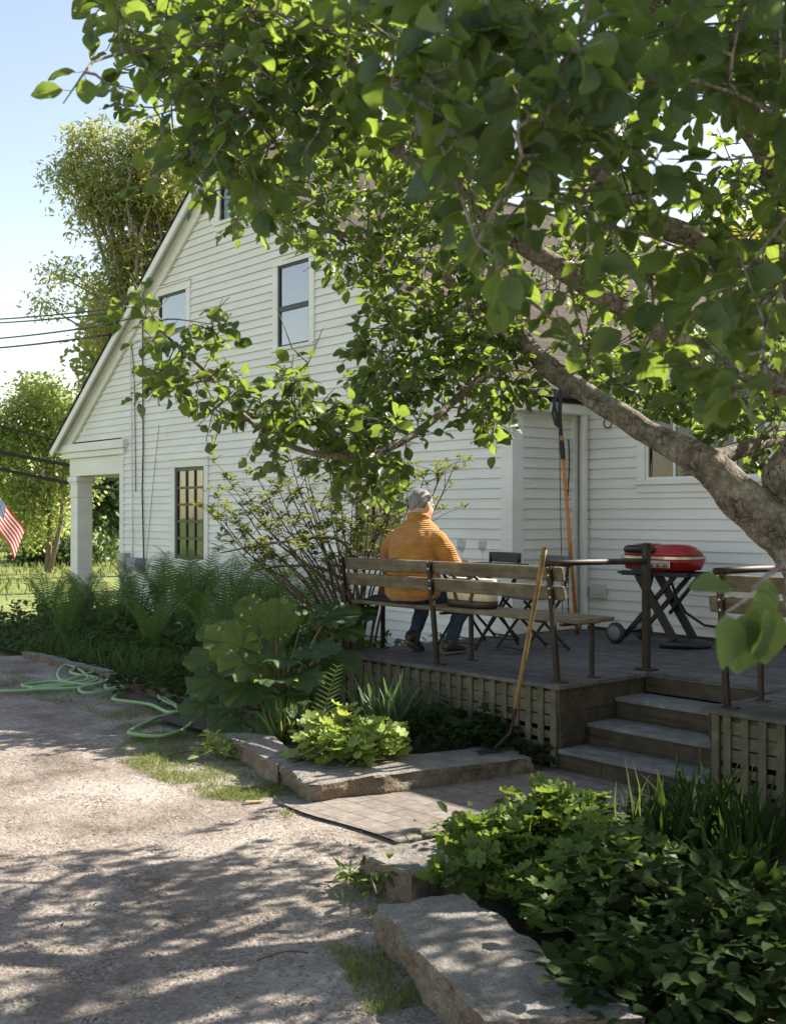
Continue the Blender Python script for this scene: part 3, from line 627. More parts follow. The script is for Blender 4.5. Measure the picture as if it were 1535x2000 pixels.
# ---------------------------------------------------------------- the deck
DZ, DV, DU0 = 0.59, 5.79, -7.45
SU0, SU1, NV = -5.03, -3.87, 6.73                            # steps between these, notch back
DOFF = (-5.0, 6.5, 0.0)
deck = thing('deck', 'grey weathered wooden deck with steps and lattice skirting along the house', 'deck', W(*DOFF), TH)
mb = MB(); v = DV-.03; bw = .1385
while v < EV-.03:
    v1 = min(v+bw-.006, EV-.03); dz = .0015*mnoise.noise(Vector((v*9,2,2)))
    segs = [(DU0-.03, SU0+.03), (SU1-.03, 1.0)] if v1 < NV+.02 else [(DU0-.03 if v < GV-.14 else GU1+.06, 1.0)]
    for a, b in segs:
        cur = a
        while cur < b-.01:
            nx = min(b, cur+random.uniform(1.5, 3.2)); nx = b if b-nx < .5 else nx
            mb.box(cur, nx-.003, v, v1, DZ-.03+dz, DZ+dz+.001*random.random()); cur = nx
    v += bw
mb.build('decking', M['deck'], deck, DOFF, bevel=.004)
each('fascia', M['fascia'], deck, DOFF, [(SU0-.028, SU0-.003, DV+.001, NV-.001, DZ-.2, DZ-.032), (SU0-.026, SU0-.005, DV+.02, NV-.001, .0, DZ-.201),
  (SU1+.003, SU1+.028, DV+.001, NV-.001, DZ-.2, DZ-.032), (SU1+.005, SU1+.026, DV+.02, NV-.001, .0, DZ-.201),
  (SU0, SU1, NV+.002, NV+.025, .45, DZ-.032), (DU0, SU0-.03, DV+.03, DV+.06, DZ-.17, DZ-.032), (SU1+.03, 1.0, DV+.03, DV+.06, DZ-.17, DZ-.032),
  (DU0, DU0+.03, DV+.061, GV-.05, DZ-.2, DZ-.032)], .003)
for k, z in enumerate((.16, .303, .447)):
    v0 = DV+.005+k*.305
    mb = MB()
    for j in range(2): mb.box(SU0+.002, SU1-.002, v0-.025+j*.163, v0+.132+j*.163, z-.03, z)
    mb.build('step_tread', M['tread'], deck, DOFF, bevel=.006)
    mb = MB(); mb.box(SU0+.004, SU1-.004, v0, v0+.022, max(0, z-.145), z-.032)
    if k == 0: mb.box(lerp(SU0,SU1,.3)-.004, lerp(SU0,SU1,.3)+.004, v0-.004, v0-.0005, .0, z-.04)
    mb.build('step_riser', M['fascia'], deck, DOFF)
def lattice(u0, u1, z0, z1, v):
    mb = MB(); u = u1-.055
    mb.box(u1-.05, u1, v-.008, v+.03, z0, z1)
    while u > u0+.12:
        u -= .115; mb.box(u, u+.05, v, v+.012, z0, z1)
    z = z0+.02
    while z < z1-.05:
        mb.box(u0, u1-.055, v+.013, v+.024, z, z+(.05 if z < .22 else .072)); z += .082
    mb.build('lattice', M['lattice'], deck, DOFF)
lattice(DU0, SU0-.03, .03, DZ-.034, DV+.005); lattice(SU1+.05, 1.0, .02, DZ-.034, DV+.005)
mb = MB(); mb.box(SU1+.029, SU1+.075, DV-.004, DV+.03, .0, DZ-.034); mb.build('lattice_post', M['lattice'], deck, DOFF)
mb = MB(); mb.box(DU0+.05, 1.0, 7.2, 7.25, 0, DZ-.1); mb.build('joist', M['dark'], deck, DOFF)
mb = MB(); mb.box(GU1+.07, 1.0, EV-.04, EV-.018, DZ+.003, DZ+.03); mb.build('base_strip', M['fascia'], deck, DOFF)

# ---------------------------------------------------------------- benches and handrails on the deck
LEAN = lambda z: 5.885-.085*(z/.8)**1.0
def bench(u0, posts, u1, label, loc_u):
    loc = (loc_u, 6.1, DZ); t = thing('bench', label, 'bench', W(*loc), TH, 'iron and slat benches on the deck edge'); bz = DZ
    vt = lambda z: lerp(5.93, 5.73, (z-.40)/.4)               # rear post leans back above the seat
    for pu in posts:
        mb = MB(); mb.bar((pu, 5.885, bz+.004), (pu, LEAN(.80), bz+.80), .036, .03, (0,1,0))
        mb.box(pu-.03, pu+.075, 5.85, 5.91, bz, bz+.010)
        leg = mb.build('rear_post', M['iron'], t, loc, bevel=.003)
        for z in (.79,.735,.645,.585):
            nb = MB(); nb.ell(Vector((pu, LEAN(z)-.016, bz+z)), (.009,.006,.009), 8, 6); nb.build('bolt', M['bolt'], leg, loc, smooth=True)
        mb = MB(); mb.bar((pu, 6.25, bz+.004), (pu, 6.25, bz+.385), .03, .03, (0,1,0)); mb.box(pu-.03, pu+.06, 6.225, 6.275, bz, bz+.008); mb.build('leg', M['iron'], t, loc, bevel=.003)
        mb = MB(); mb.bar((pu, 5.92, bz+.388), (pu, 6.33, bz+.388), .03, .02); mb.build('seat_bracket', M['iron'], t, loc, bevel=.002)
    ends = [u0]+[p for p in posts[1:-1]]+[u1]
    for zc in (.745, .615):
        y = LEAN(zc)+.02
        for a, b in zip(ends[:-1], ends[1:]):
            mb = MB(); n = 12; tilt = -.24
            for i in range(1):
                d = Vector((0, tilt, 1)).normalized(); p = Vector((0, y+.012, bz+zc))
                pts = []
                for x in (a+.004, b-.004):
                    for sy, sz in ((-1,-1),(1,-1),(1,1),(-1,1)):
                        pts.append(p + Vector((x,0,0)) + d*sz*.05 + Vector((0,1,-tilt)).normalized()*sy*.015)
                mb.add(pts, [(0,1,2,3),(7,6,5,4),(0,4,5,1),(1,5,6,2),(2,6,7,3),(3,7,4,0)])
            mb.build('back_slat', M['bench'], t, loc, bevel=.008)
    for j in range(3):
        mb = MB(); v0 = 5.955+j*.132; mb.box(u0-.01, u1+.03, v0, v0+.126, bz+.399, bz+.431); mb.build('seat_slat', M['bench'], t, loc, bevel=.007)
    return t
bench(-7.50, [-7.42, -6.34, -5.13], -5.03, 'long weathered slat bench with iron legs on which the man sits', -6.3)
bench(-3.90, [-3.80, -2.6, -1.4], -1.3, 'weathered slat bench cut by the right edge behind the apple trunk', -2.6)
def handrail(pu, bu, lab):
    loc = (pu, 6.84, DZ); t = thing('handrail', lab, 'handrail', W(*loc), TH, 'iron handrails beside the steps')
    mb = MB(); mb.bar((pu,6.84,DZ), (pu,6.84,DZ+.94), .05, .05, (0,1,0)); mb.build('post', M['iron'], t, loc, bevel=.006)
    mb = MB(); mb.box(pu-.075, pu+.075, 6.79, 6.89, DZ+.003, DZ+.014); mb.build('base_plate', M['iron'], t, loc, bevel=.003)
    mb = MB(); mb.tube([(bu, 5.76, DZ+.815), (bu, 6.2, DZ+.815), (pu, 6.815, DZ+.805)], .022, 10); mb.build('rail', M['iron'], t, loc, smooth=True)
handrail(-5.10, -5.13, 'iron handrail and post between the bench with the man and the grill')
handrail(-3.80, -3.80, 'iron handrail at the right bench, partly hidden by the apple trunk')

# ---------------------------------------------------------------- table, chairs, glasses on the deck
def xleg(mb, x, w_, h, y0, y1, th=.022):
    mb.bar((x, y0, .012), (x, y1, h), th, .012, (1,0,0)); mb.bar((x+th*1.2*(1 if x < 0 else -1), y1, .012), (x+th*1.2*(1 if x < 0 else -1), y0, h), th, .012, (1,0,0))
def bistro_table(u, v, rz):
    t = thing('bistro_table', 'dark folding slat table in front of the man, holding two wine glasses', 'table', W(u,v,DZ), TH+rz)
    mb = MB()
    for j in range(7): x = -.28+j*.081; mb.box(x, x+.066, -.34, .34, .70, .718)
    mb.box(-.27, .27, -.30, -.27, .68, .7005); mb.box(-.27, .27, .27, .30, .68, .7005); mb.build('table_top', M['darkslat'], t, bevel=.003)
    for x in (-.23, .23):
        mb = MB(); xleg(mb, x, .6, .68, -.28, .28); mb.build('leg', M['iron'], t)
    for y in (-.26,.26): mb = MB(); mb.bar((-.22,y,.05),(.22,y,.05),.012,.012); mb.build('stretcher', M['iron'], t)
bistro_table(-6.98, 6.98, 0)
def bistro_chair(loc, rz, mat, lab):
    t = thing('bistro_chair', lab, 'chair', loc, rz, 'folding bistro chairs round the table')
    mb = MB()
    for j in range(6): y = -.19+j*.066; mb.box(-.2, .2, y, y+.05, .445, .458)
    mb.build('seat', mat, t, bevel=.003)
    for x in (-.2, .2):
        s_ = 1 if x < 0 else -1
        mb = MB(); mb.bar((x, -.24, .012), (x, .16, .46), .022, .012, (1,0,0)); mb.bar((x,.16,.46),(x,.235,.80),.022,.012,(1,0,0)); mb.build('back_leg', M['iron'], t)
        mb = MB(); mb.bar((x+s_*.03, .25, .012), (x+s_*.03, -.2, .44), .022, .012, (1,0,0)); mb.build('leg', M['iron'], t)
    for x, y, z in ((.2,-.22,.035),(.17,.23,.035),(.17,.02,.25)): mb = MB(); mb.bar((-x,y,z),(x,y,z),.012,.012); mb.build('stretcher', M['iron'], t)
    mb = MB(); mb.loft([((-.225,.226,.755),.008,.045,(0,1,0),(0,0,1)),((-.1,.24,.755),.009,.048,(0,1,0),(0,0,1)),((.1,.24,.755),.009,.048,(0,1,0),(0,0,1)),((.225,.226,.755),.008,.045,(0,1,0),(0,0,1))], 12, p=5)
    mb.build('backrest', mat, t, bevel=.002)
    mb = MB(); mb.loft([((-.2,.205,.62),.007,.022,(0,1,0),(0,0,1)),((.2,.205,.62),.007,.022,(0,1,0),(0,0,1))], 10, p=5); mb.build('back_rail', mat, t)
    return t
bistro_chair(W(-7.25, 7.33, DZ), TH-.12, M['darkslat'], 'dark folding chair behind the wine glasses against the gable wall')
bistro_chair(W(-6.44, 7.08, DZ), TH-.25, M['bluegrey'], 'blue grey folding chair nearest the orange pole')
def wine_glass(u, v, lab, s=1.0):
    t = thing('wine_glass', lab, 'wine glass', W(u,v,DZ+.719), 0, 'wine glasses on the table')
    mb = MB(); mb.lathe([(.0,.0),(.036*s,.001),(.036*s,.004),(.008,.012),(.0045,.03),(.0045,.085),(.012,.095),(.034*s,.125),(.041*s,.165),(.036*s,.215*s),(.0345*s,.215*s),(.039*s,.165),(.031*s,.127),(.0,.1)], n=24)
    mb.build('bowl_and_stem', M['glass'], t, smooth=True)
wine_glass(-7.08, 6.86, 'tall wine glass nearest the man\'s elbow'); wine_glass(-6.98, 7.02, 'shorter wine glass right of the tall one, in front of the dark chair', .93)

# tote bag on the bench
tl = (-6.22, 6.14, DZ+.432)
tote = thing('tote_bag', 'cream canvas tote bag with dark base and handles on the bench', 'bag', W(*tl), TH)
mb = MB(); mb.loft([((0,0,.052),.235,.085),((0,0,.12),.245,.09),((0,0,.19),.25,.07),((0,0,.225),.252,.045)], 28, p=3.2); mb.build('body', M['canvas'], tote, smooth=True)
mb = MB(); mb.loft([((0,0,.0),.225,.085),((0,0,.01),.24,.095),((0,0,.051),.243,.095),((0,0,.058),.238,.09)], 28, p=3.2); mb.build('base', M['brown'], tote, smooth=True)
for s_ in (-1, 1):
    mb = MB(); P = [(-.075,s_*.10,.05),(-.11,s_*.093,.15),(-.135,s_*.07,.225),(-.12,s_*.10,.25),(-.05,s_*.115,.215),(.05,s_*.115,.215),(.12,s_*.10,.25),(.135,s_*.07,.225),(.11,s_*.093,.15),(.075,s_*.10,.05)]
    for a, b in zip(P[:-1], P[1:]): mb.bar(a, b, .026, .006, (0,1,0))
    mb.build('handle', M['brown'], tote)
mb = MB(); mb.box(-.045,.045,.001,.02,0,0.0001)
# things left of the man
c = thing('bottle', 'dark bottle with a white label behind the bench slats left of the man', 'bottle', W(-7.13,6.24,DZ+.432))
mb = MB(); mb.lathe([(.0,.0),(.036,.0),(.037,.01),(.037,.17),(.03,.205),(.014,.235),(.0135,.29),(.0,.29)], n=20); mb.build('body', M['wine'], c, smooth=True)
mb = MB(); mb.lathe([(.0375,.05),(.0375,.14)], n=20); mb.build('paper_label', M['label'], c, smooth=True)
c = thing('carton', 'red brown carton at the left end of the bench', 'carton', W(-7.33,6.22,DZ+.432), TH+.2)
mb = MB(); mb.box(-.05,.05,-.04,.04,0,.17); mb.build('body', M['rust'], c, bevel=.004); mb = MB(); mb.prism([(-.05,.1705),(.05,.1705),(0,.215)], -.039,.039); mb.build('gable_top', M['rust'], c)
mb = MB(); n = 26; vs = []; fs = []
for j in range(13):
    for i in range(n):
        x = (i/(n-1)-.5); y = (j/12-.5); e = max(0, 1-(2*x)**4)*max(0, 1-(2*y)**4)
        vs.append((x*.44, y*.2, e*(.045+.02*mnoise.noise(Vector((x*7,y*7,2))))+.002))
fs = [(j*n+i, j*n+i+1, (j+1)*n+i+1, (j+1)*n+i) for j in range(12) for i in range(n-1)]
mb.add(vs, fs); mb.add([(v_[0], v_[1], .001) for v_ in vs], fs); o = mb.build('folded_jacket', M['navy'], smooth=True, fix=False); o.location = W(-7.14, 6.08, DZ+.432); o.rotation_euler = (0,0,TH)
tag(o, 'dark folded jacket lying on the bench left of the man', 'jacket')

# ---------------------------------------------------------------- the man
def fuse(parts, name, mat, parent, voxel=.011, smooth=4, fold=0):
    me = bpy.data.meshes.new('tmp'); me.from_pydata(parts.V, [], parts.F); o = bpy.data.objects.new('tmp', me); C.objects.link(o)
    r = o.modifiers.new('r', 'REMESH'); r.mode = 'VOXEL'; r.voxel_size = voxel
    s_ = o.modifiers.new('s', 'SMOOTH'); s_.iterations = smooth; s_.factor = .5
    dg = bpy.context.evaluated_depsgraph_get(); me2 = bpy.data.meshes.new_from_object(o.evaluated_get(dg)); me2.name = name
    bpy.data.objects.remove(o); me2.materials.clear(); me2.materials.append(mat); me2.polygons.foreach_set('use_smooth', [True]*len(me2.polygons))
    if fold:
        for v_ in me2.vertices:
            c_ = v_.co; a_ = mnoise.noise(Vector((c_.x*5+c_.z*3, c_.y*6, c_.z*13-abs(c_.x)*9)))
            v_.co = c_ + v_.normal*fold*(a_ + .5*mnoise.noise(c_*21))
    q = bpy.data.objects.new(name, me2); C.objects.link(q); q.parent = parent; return q
def limb(mb, pts, rad): mb.tube(pts, rad, 14); [mb.ell(p, (r,r,r), 12, 8) for p, r in zip(pts, rad)]
man = thing('person', 'man in an ochre ribbed sweater sitting on the bench with his back turned', 'person', W(-6.83, 6.08, DZ), TH+.30)
S_ = [((0,.0,.455),.20,.16),((0,-.01,.50),.235,.185),((0,-.015,.58),.238,.20),((0,-.005,.68),.222,.20),((0,.0,.80),.208,.19),((0,.015,.90),.212,.172),((0,.035,.97),.218,.15),((0,.055,1.025),.200,.128),((0,.065,1.065),.16,.10),((0,.07,1.095),.115,.085),((0,.075,1.12),.088,.078)]
sw = MB(); sw.loft(S_, 28, p=2.15)
armR = ([(.20,.04,.945),(.262,.05,.86),(.312,.085,.74),(.338,.12,.68),(.305,.26,.70),(.25,.39,.735)], [.082,.086,.080,.070,.058,.046])
armL = ([(-.20,.04,.945),(-.255,.05,.86),(-.288,.085,.74),(-.30,.11,.68),(-.225,.26,.70),(-.15,.39,.735)], [.082,.086,.080,.070,.058,.046])
for P, r in (armR, armL): limb(sw, P, r)
sw.lathe([(.088,1.075),(.092,1.115),(.092,1.137),(.084,1.148),(.076,1.135),(.07,1.07)], (0,.072,0), 24)
HC = Vector((.005, .115, 1.222)); hr = Matrix.Rotation(-.35, 3, 'Z') @ Matrix.Rotation(-.20, 3, 'X')
H = lambda x, y, z: HC + hr @ Vector((x, y, z)) * 1.1
HR = lambda t: tuple(q*1.1 for q in t)
bd = MB()
bd.tube([(0,.06,1.0),(.005,.075,1.1),(.008,.085,1.2)], [.078,.074,.074], 16)
bd.ell(H(0,-.012,.035), HR((.077,.095,.085)), 20, 14, rot=hr); bd.ell(H(0,.025,-.035), HR((.066,.074,.085)), 18, 12, rot=hr); bd.ell(H(0,.06,-.085), HR((.04,.032,.03)), 12, 8, rot=hr)
bd.ell(H(0,.105,-.02), HR((.013,.018,.026)), 10, 8, rot=hr); bd.ell(H(0,.092,-.062), HR((.027,.010,.010)), 10, 8, rot=hr)
for s_ in (-1,1):
    bd.ell(H(s_*.082,-.002,-.01), HR((.011,.024,.036)), 10, 8, rot=hr); bd.ell(H(s_*.03,.086,.02), HR((.016,.010,.010)), 8, 6, rot=hr)
bd.loft([(Vector(c), a*.93, b*.9) for c, a, b in S_], 24, p=2.1)
for P, r in (armR, armL): limb(bd, P, [x*.8 for x in r])
def hand(mb, wr, dr, sd):
    wr = Vector(wr); dr = Vector(dr).normalized(); up = Vector((0,0,1)); sdv = dr.cross(up).normalized()
    mb.ell(wr+dr*.05, (.042,.052,.018), 14, 10, rot=Matrix((sdv, dr, up)).transposed())
    for k, (o_, ln) in enumerate(((-.031,.062),(-.011,.074),(.010,.07),(.030,.054))):
        b = wr+dr*.085+sdv*o_; mb.tube([b-dr*.02, b+dr*ln*.45+up*.006, b+dr*ln*.8-up*.006, b+dr*ln-up*.02], [.0105,.010,.009,.0075], 8)
    b = wr+dr*.025-sdv*sd*.03; mb.tube([b, b-sdv*sd*.03+dr*.022, b-sdv*sd*.036+dr*.055-up*.008], [.013,.011,.008], 8)
hand(bd, (.24,.425,.742), (-.35,1,-.05), 1); hand(bd, (-.14,.425,.742), (.35,1,-.05), -1)
legL = ([(-.10,.02,.505),(-.125,.22,.515),(-.145,.40,.50),(-.145,.435,.46),(-.14,.34,.30),(-.135,.24,.15),(-.135,.215,.09)], [.112,.098,.075,.066,.058,.048,.044])
legR = ([(.10,.02,.505),(.155,.22,.515),(.205,.42,.505),(.215,.46,.46),(.21,.37,.29),(.20,.28,.14),(.20,.26,.08)], [.112,.098,.075,.066,.058,.048,.044])
for P, r in (legL, legR): limb(bd, P, [x*.82 for x in r])
fuse(bd, 'body', M['skin'], man, .0075, 3)
fuse(sw, 'sweater', M['knit'], man, .009, 3, .007)
tr = MB(); tr.loft([((0,.0,.435),.17,.13),((0,.0,.47),.215,.165),((0,.0,.56),.225,.172),((0,.0,.62),.20,.15)], 24, p=2.4)
for P, r in (legL, legR): limb(tr, P, [x*1.08 for x in r])
fuse(tr, 'trousers', M['denim'], man, .011, 4, .009)
hm = MB(); hm.ell(H(0,-.018,.045), (.083,.100,.088), 28, 20, rot=hr)
def hairmesh():
    mb = MB(); bm = bmesh.new(); vs = []
    nu, nv = 36, 18; pts = []
    for j in range(nv+1):
        for k in range(nu):
            a = 2*math.pi*k/nu; f = (1+math.cos(a-math.pi/2))/2         # 1 at the front
            ph_max = lerp(R(150), R(70), f**1.3); 
            sidef = abs(math.cos(a)); ph_max = lerp(ph_max, min(ph_max, R(104)), sidef**14)
            ph = ph_max*j/nv; e = 1+.02*mnoise.noise(Vector((math.cos(a)*13, math.sin(a)*13, ph*13)))
            e *= 1.0 if j < nv else .955
            pts.append(H(.081*e*math.sin(ph)*math.cos(a), -.014+.100*e*math.sin(ph)*math.sin(a), .022+.104*e*math.cos(ph)))
    mb.add(pts, [(j*nu+k, (j+1)*nu+k, (j+1)*nu+(k+1)%nu, j*nu+(k+1)%nu) for j in range(nv) for k in range(nu)]); return mb
hairmesh().build('hair', M['hair'], man, smooth=True)
mb = MB(); cr_ = Matrix.Rotation(-.28, 3, 'X'); n_ = 32; prof = [(.088,-.016),(.098,-.008),(.101,.012),(.097,.028),(.089,.034),(.082,.028),(.080,.0)]
vs = [Vector((.0,.078,1.118)) + cr_ @ Vector((r_*math.cos(2*math.pi*k/n_), r_*.93*math.sin(2*math.pi*k/n_), z_)) for r_, z_ in prof for k in range(n_)]
mb.add(vs, [(i*n_+k, i*n_+(k+1)%n_, (i+1)*n_+(k+1)%n_, (i+1)*n_+k) for i in range(len(prof)-1) for k in range(n_)]); mb.build('collar', M['knit'], man, smooth=True)
def shoe(mb, ms, an, yaw, pitch):
    rt = Matrix.Rotation(yaw, 3, 'Z') @ Matrix.Rotation(pitch, 3, 'X'); an = Vector(an)
    q = lambda x,y,z: an + rt @ Vector((x,y,z))
    ax = rt @ Vector((1,0,0)); az = rt @ Vector((0,0,1))
    mb.loft([(q(0,-.085,-.02),.02,.03,ax,az),(q(0,-.07,-.01),.036,.05,ax,az),(q(0,-.02,-.0),.042,.058,ax,az),(q(0,.06,-.025),.045,.042,ax,az),(q(0,.12,-.038),.049,.031,ax,az),(q(0,.17,-.045),.045,.024,ax,az),(q(0,.2,-.052),.02,.012,ax,az)], 16)
    ms.loft([(q(0,-.09,-.064),.02,.012,ax,az),(q(0,-.07,-.066),.04,.014,ax,az),(q(0,.0,-.067),.042,.013,ax,az),(q(0,.10,-.069),.052,.012,ax,az),(q(0,.17,-.07),.048,.012,ax,az),(q(0,.205,-.066),.022,.009,ax,az)], 16)
for an, yw, pt in (((-.135,.205,.125),.05,-.42), ((.20,.25,.083),-.12,0.0)):
    a, b = MB(), MB(); shoe(a, b, an, yw, pt); sh = a.build('shoe', M['shoe'], man, smooth=True); b.build('sole', M['sole'], sh, smooth=True)

# ---------------------------------------------------------------- grill, orange pole, hoe, tub
gl = (-5.95, 8.22, DZ)
grill = thing('gas_grill', 'red portable gas grill on a black folding stand with wheels', 'grill', W(*gl), TH)
mb = MB(); mb.loft([((0,0,.66),.27,.16),((0,0,.675),.33,.2),((0,0,.74),.355,.225),((0,0,.765),.36,.23)], 40, p=3.4); mb.build('firebox', M['red'], grill, smooth=True)
mb = MB(); mb.loft([((0,0,.767),.365,.235),((0,0,.79),.365,.235)], 40, p=3.4); mb.build('rim', M['steel'], grill)
mb = MB(); mb.loft([((0,0,.792),.35,.22),((0,0,.82),.34,.215),((0,0,.85),.31,.19),((0,0,.868),.25,.15),((0,0,.873),.18,.1)], 40, p=3.0)
lid = mb.build('lid', M['red'], grill, smooth=True)
mb = MB(); mb.loft([((.12,0,.80),.20,.17),((.12,0,.862),.185,.15),((.12,0,.888),.12,.1),((.12,0,.892),.03,.03)], 30, p=2.6); mb.loft([((-.16,0,.80),.16,.17),((-.16,0,.864),.15,.15),((-.16,0,.892),.1,.1),((-.16,0,.896),.03,.03)], 30, p=2.6)
mb.build('lid_dome', M['red'], lid, smooth=True)
mb = MB(); mb.loft([((-.24,-.215,.845),.03,.028,(0,1,0),(0,0,1)),((-.20,-.235,.85),.036,.036,(0,1,0),(0,0,1)),((.02,-.235,.85),.036,.036,(0,1,0),(0,0,1)),((.06,-.215,.845),.03,.028,(0,1,0),(0,0,1))], 14); mb.build('handle', M['black'], lid, smooth=True)
mb = MB(); mb.box(-.02,.24,-.243,-.232,.69,.755); pn = mb.build('control_panel', M['steel'], grill, bevel=.006)
for x in (.045,.11,.175):
    mb = MB(); mb.tube([(x,-.244,.722),(x,-.272,.722)], .021, 14); mb.build('knob', M['steel'], pn)
each('side_rail', M['black'], grill, None, [(-.33,.36,-.17,-.131,.615,.655), (-.33,.36,.131,.17,.615,.655)], .005); each('tray', M['black'], grill, None, [(-.40,.43,-.13,.13,.625,.645)], .005); each('burner_box', M['black'], grill, None, [(-.16,.0,-.235,-.172,.628,.70)], .005)
for y in (-.14, .14):
    mb = MB(); mb.bar((-.16,y,.62), (.22,y,.07), .075, .03, (0,1,0)); mb.bar((-.18,y,.62),(.21,y,.045),.03,.035,(0,1,0)); mb.build('leg', M['black'], grill, bevel=.004)
    mb = MB(); mb.bar((.2,y*.8,.62), (-.34,y*.8,.06), .04, .03, (0,1,0)); mb.build('leg', M['black'], grill, bevel=.004)
mb = MB(); mb.tube([(-.06,-.10,.62),(-.1,-.1,.5)], .035, 12); mb.build('regulator', M['black'], grill)
mb = MB(); mb.tube([(.30,.1,.62),(.0,.1,.28)], .018, 8); mb.build('brace', M['black'], grill)
mb = MB(); mb.loft([((.10,-.16,.03),.03,.03,(0,1,0),(0,0,1)),((.16,-.1,.035),.1,.034,(0,1,0),(0,0,1)),((.28,0,.04),.16,.04,(0,1,0),(0,0,1)),((.36,.05,.035),.14,.03,(0,1,0),(0,0,1)),((.40,.06,.02),.08,.012,(0,1,0),(0,0,1))], 16, p=3); mb.build('foot', M['black'], grill, smooth=True)
for y in (-.2, .2):
    mb = MB(); prof = [(.0,-.022),(.06,-.022),(.088,-.02),(.095,-.012),(.095,.012),(.088,.02),(.06,.022),(.0,.022)]; mb.lathe(prof, n=24)
    wv = mb.build('wheel', M['black'], grill, smooth=True); wv.rotation_euler = (R(90),0,0); wv.location = (-.36, y, .097)
    mb = MB(); mb.lathe([(.0,.0225),(.066,.0225),(.066,.027),(.02,.034),(.0,.034)], n=24); hb = mb.build('hubcap', M['grey'], wv, smooth=True)
mb = MB(); mb.tube([(-.36,-.18,.097),(-.36,.18,.097)], .014, 8); mb.build('axle', M['black'], grill)
mb = MB(); P = [Vector((.0,.1,.6)),Vector((.06,.1,.44)),Vector((.2,.05,.30)),Vector((.42,.0,.21)),Vector((.65,-.02,.20)),Vector((.9,-.02,.26)),Vector((1.1,0,.32))]
mb.tube(P, .012, 8); mb.build('gas_hose', M['wire'], grill, smooth=True)
# orange pole pruner leaning in the corner
base = PG(1126, 1240, DZ); uv_ = UV(base); t_u, t_z = PV(1092, 800, EV-.2)
pl = thing('pole_pruner', 'long orange pole pruner leaning in the inside corner of the white wall', 'pole pruner', base)
top = Vector((0,0,0)) + PX(1091, 790, 10.75) - base
mb = MB(); mb.tube([Vector((0,0,.04)), top*.80], .017, 12); mb.build('shaft', M['orange'], pl, smooth=True)
mb = MB(); mb.tube([Vector((0,0,0)), Vector((0,0,.05))], .02, 12); mb.build('end_cap', M['black'], pl)
mb = MB(); mb.tube([top*.765, top*.84], .024, 12); mb.build('collar', M['black'], pl); mb = MB(); mb.tube([top*.845, top*.865], .022, 12); mb.build('clamp', M['orange'], pl)
mb = MB(); mb.bar(top*.84, top*1.0, .03, .03); mb.bar(top*.9+Vector((-.02,0,0)), top*1.02+Vector((-.05,0,.02)), .03, .008); mb.bar(top*.95, top*1.08+Vector((.03,0,.05)), .035, .006)
mb.tube([top*.9, top*.9+Vector((-.05,0,.03)), top*.95+Vector((-.07,0,.03)), top*1.02+Vector((-.03,0,.03))], .012, 8); mb.build('pruner_head', M['black'], pl)
mb = MB(); mb.tube([top*.9+Vector((-.02,-.03,0)), Vector((top.x*.75-.03, top.y*.7-.03, top.z*.5)), Vector((top.x*.7-.02, top.y*.7-.03, .12))], .004, 6); mb.build('cord', M['wire'], pl)
# hoe with a wooden handle leaning on the bench back
h0 = PX(1003, 1398, 7.55); h1 = PX(1063, 1073, 7.50); h2 = PG(960, 1470, .135)
hoe = thing('garden_hoe', 'long wooden handled hoe leaning against the bench end', 'garden hoe', h2)
mb = MB(); N_ = 14; P = [lerp(h0, h1, i/N_)-h2 for i in range(N_+1)]; mb.tube(P, [.014]+[.0165]*(N_-1)+[.019], 12); mb.ell(P[-1], (.019,.019,.019), 12, 8); mb.build('handle', M['ash'], hoe, smooth=True)
mb = MB(); mb.tube([P[0]+(P[1]-P[0])*.6, P[0]-(P[1]-P[0])*.3], [.02,.013], 10); mb.tube([P[0]-(P[1]-P[0])*.3, P[0]+(h0-h1).normalized()*.12, (P[0]+(h0-h1).normalized()*.12)*.85, Vector((.02,.0,.03))], [.009,.009,.008,.008], 8); mb.build('ferrule', M['iron'], hoe)
mb = MB(); mb.bar(Vector((-.10,-.05,.012)), Vector((.10,.06,.02)), .05, .006); mb.bar(Vector((.02,0,.03)), Vector((.14,.07,.13)), .02,.01); mb.build('blade', M['iron'], hoe, bevel=.002)
tb = thing('plastic_tub', 'pale grey plastic tub on the right bench', 'tub', W(-3.35, 6.20, DZ+.432), TH+.1)
mb = MB(); mb.loft([((0,0,.0),.17,.11),((0,0,.005),.175,.115),((0,0,.14),.20,.135),((0,0,.142),.215,.15),((0,0,.155),.215,.15)], 28, p=5); mb.build('body', M['white'], tb, smooth=False, bevel=.003)
mb = MB(); mb.box(-.215,.215,-.15,.15,.156,.166); mb.build('lid', M['white'], tb, bevel=.006)

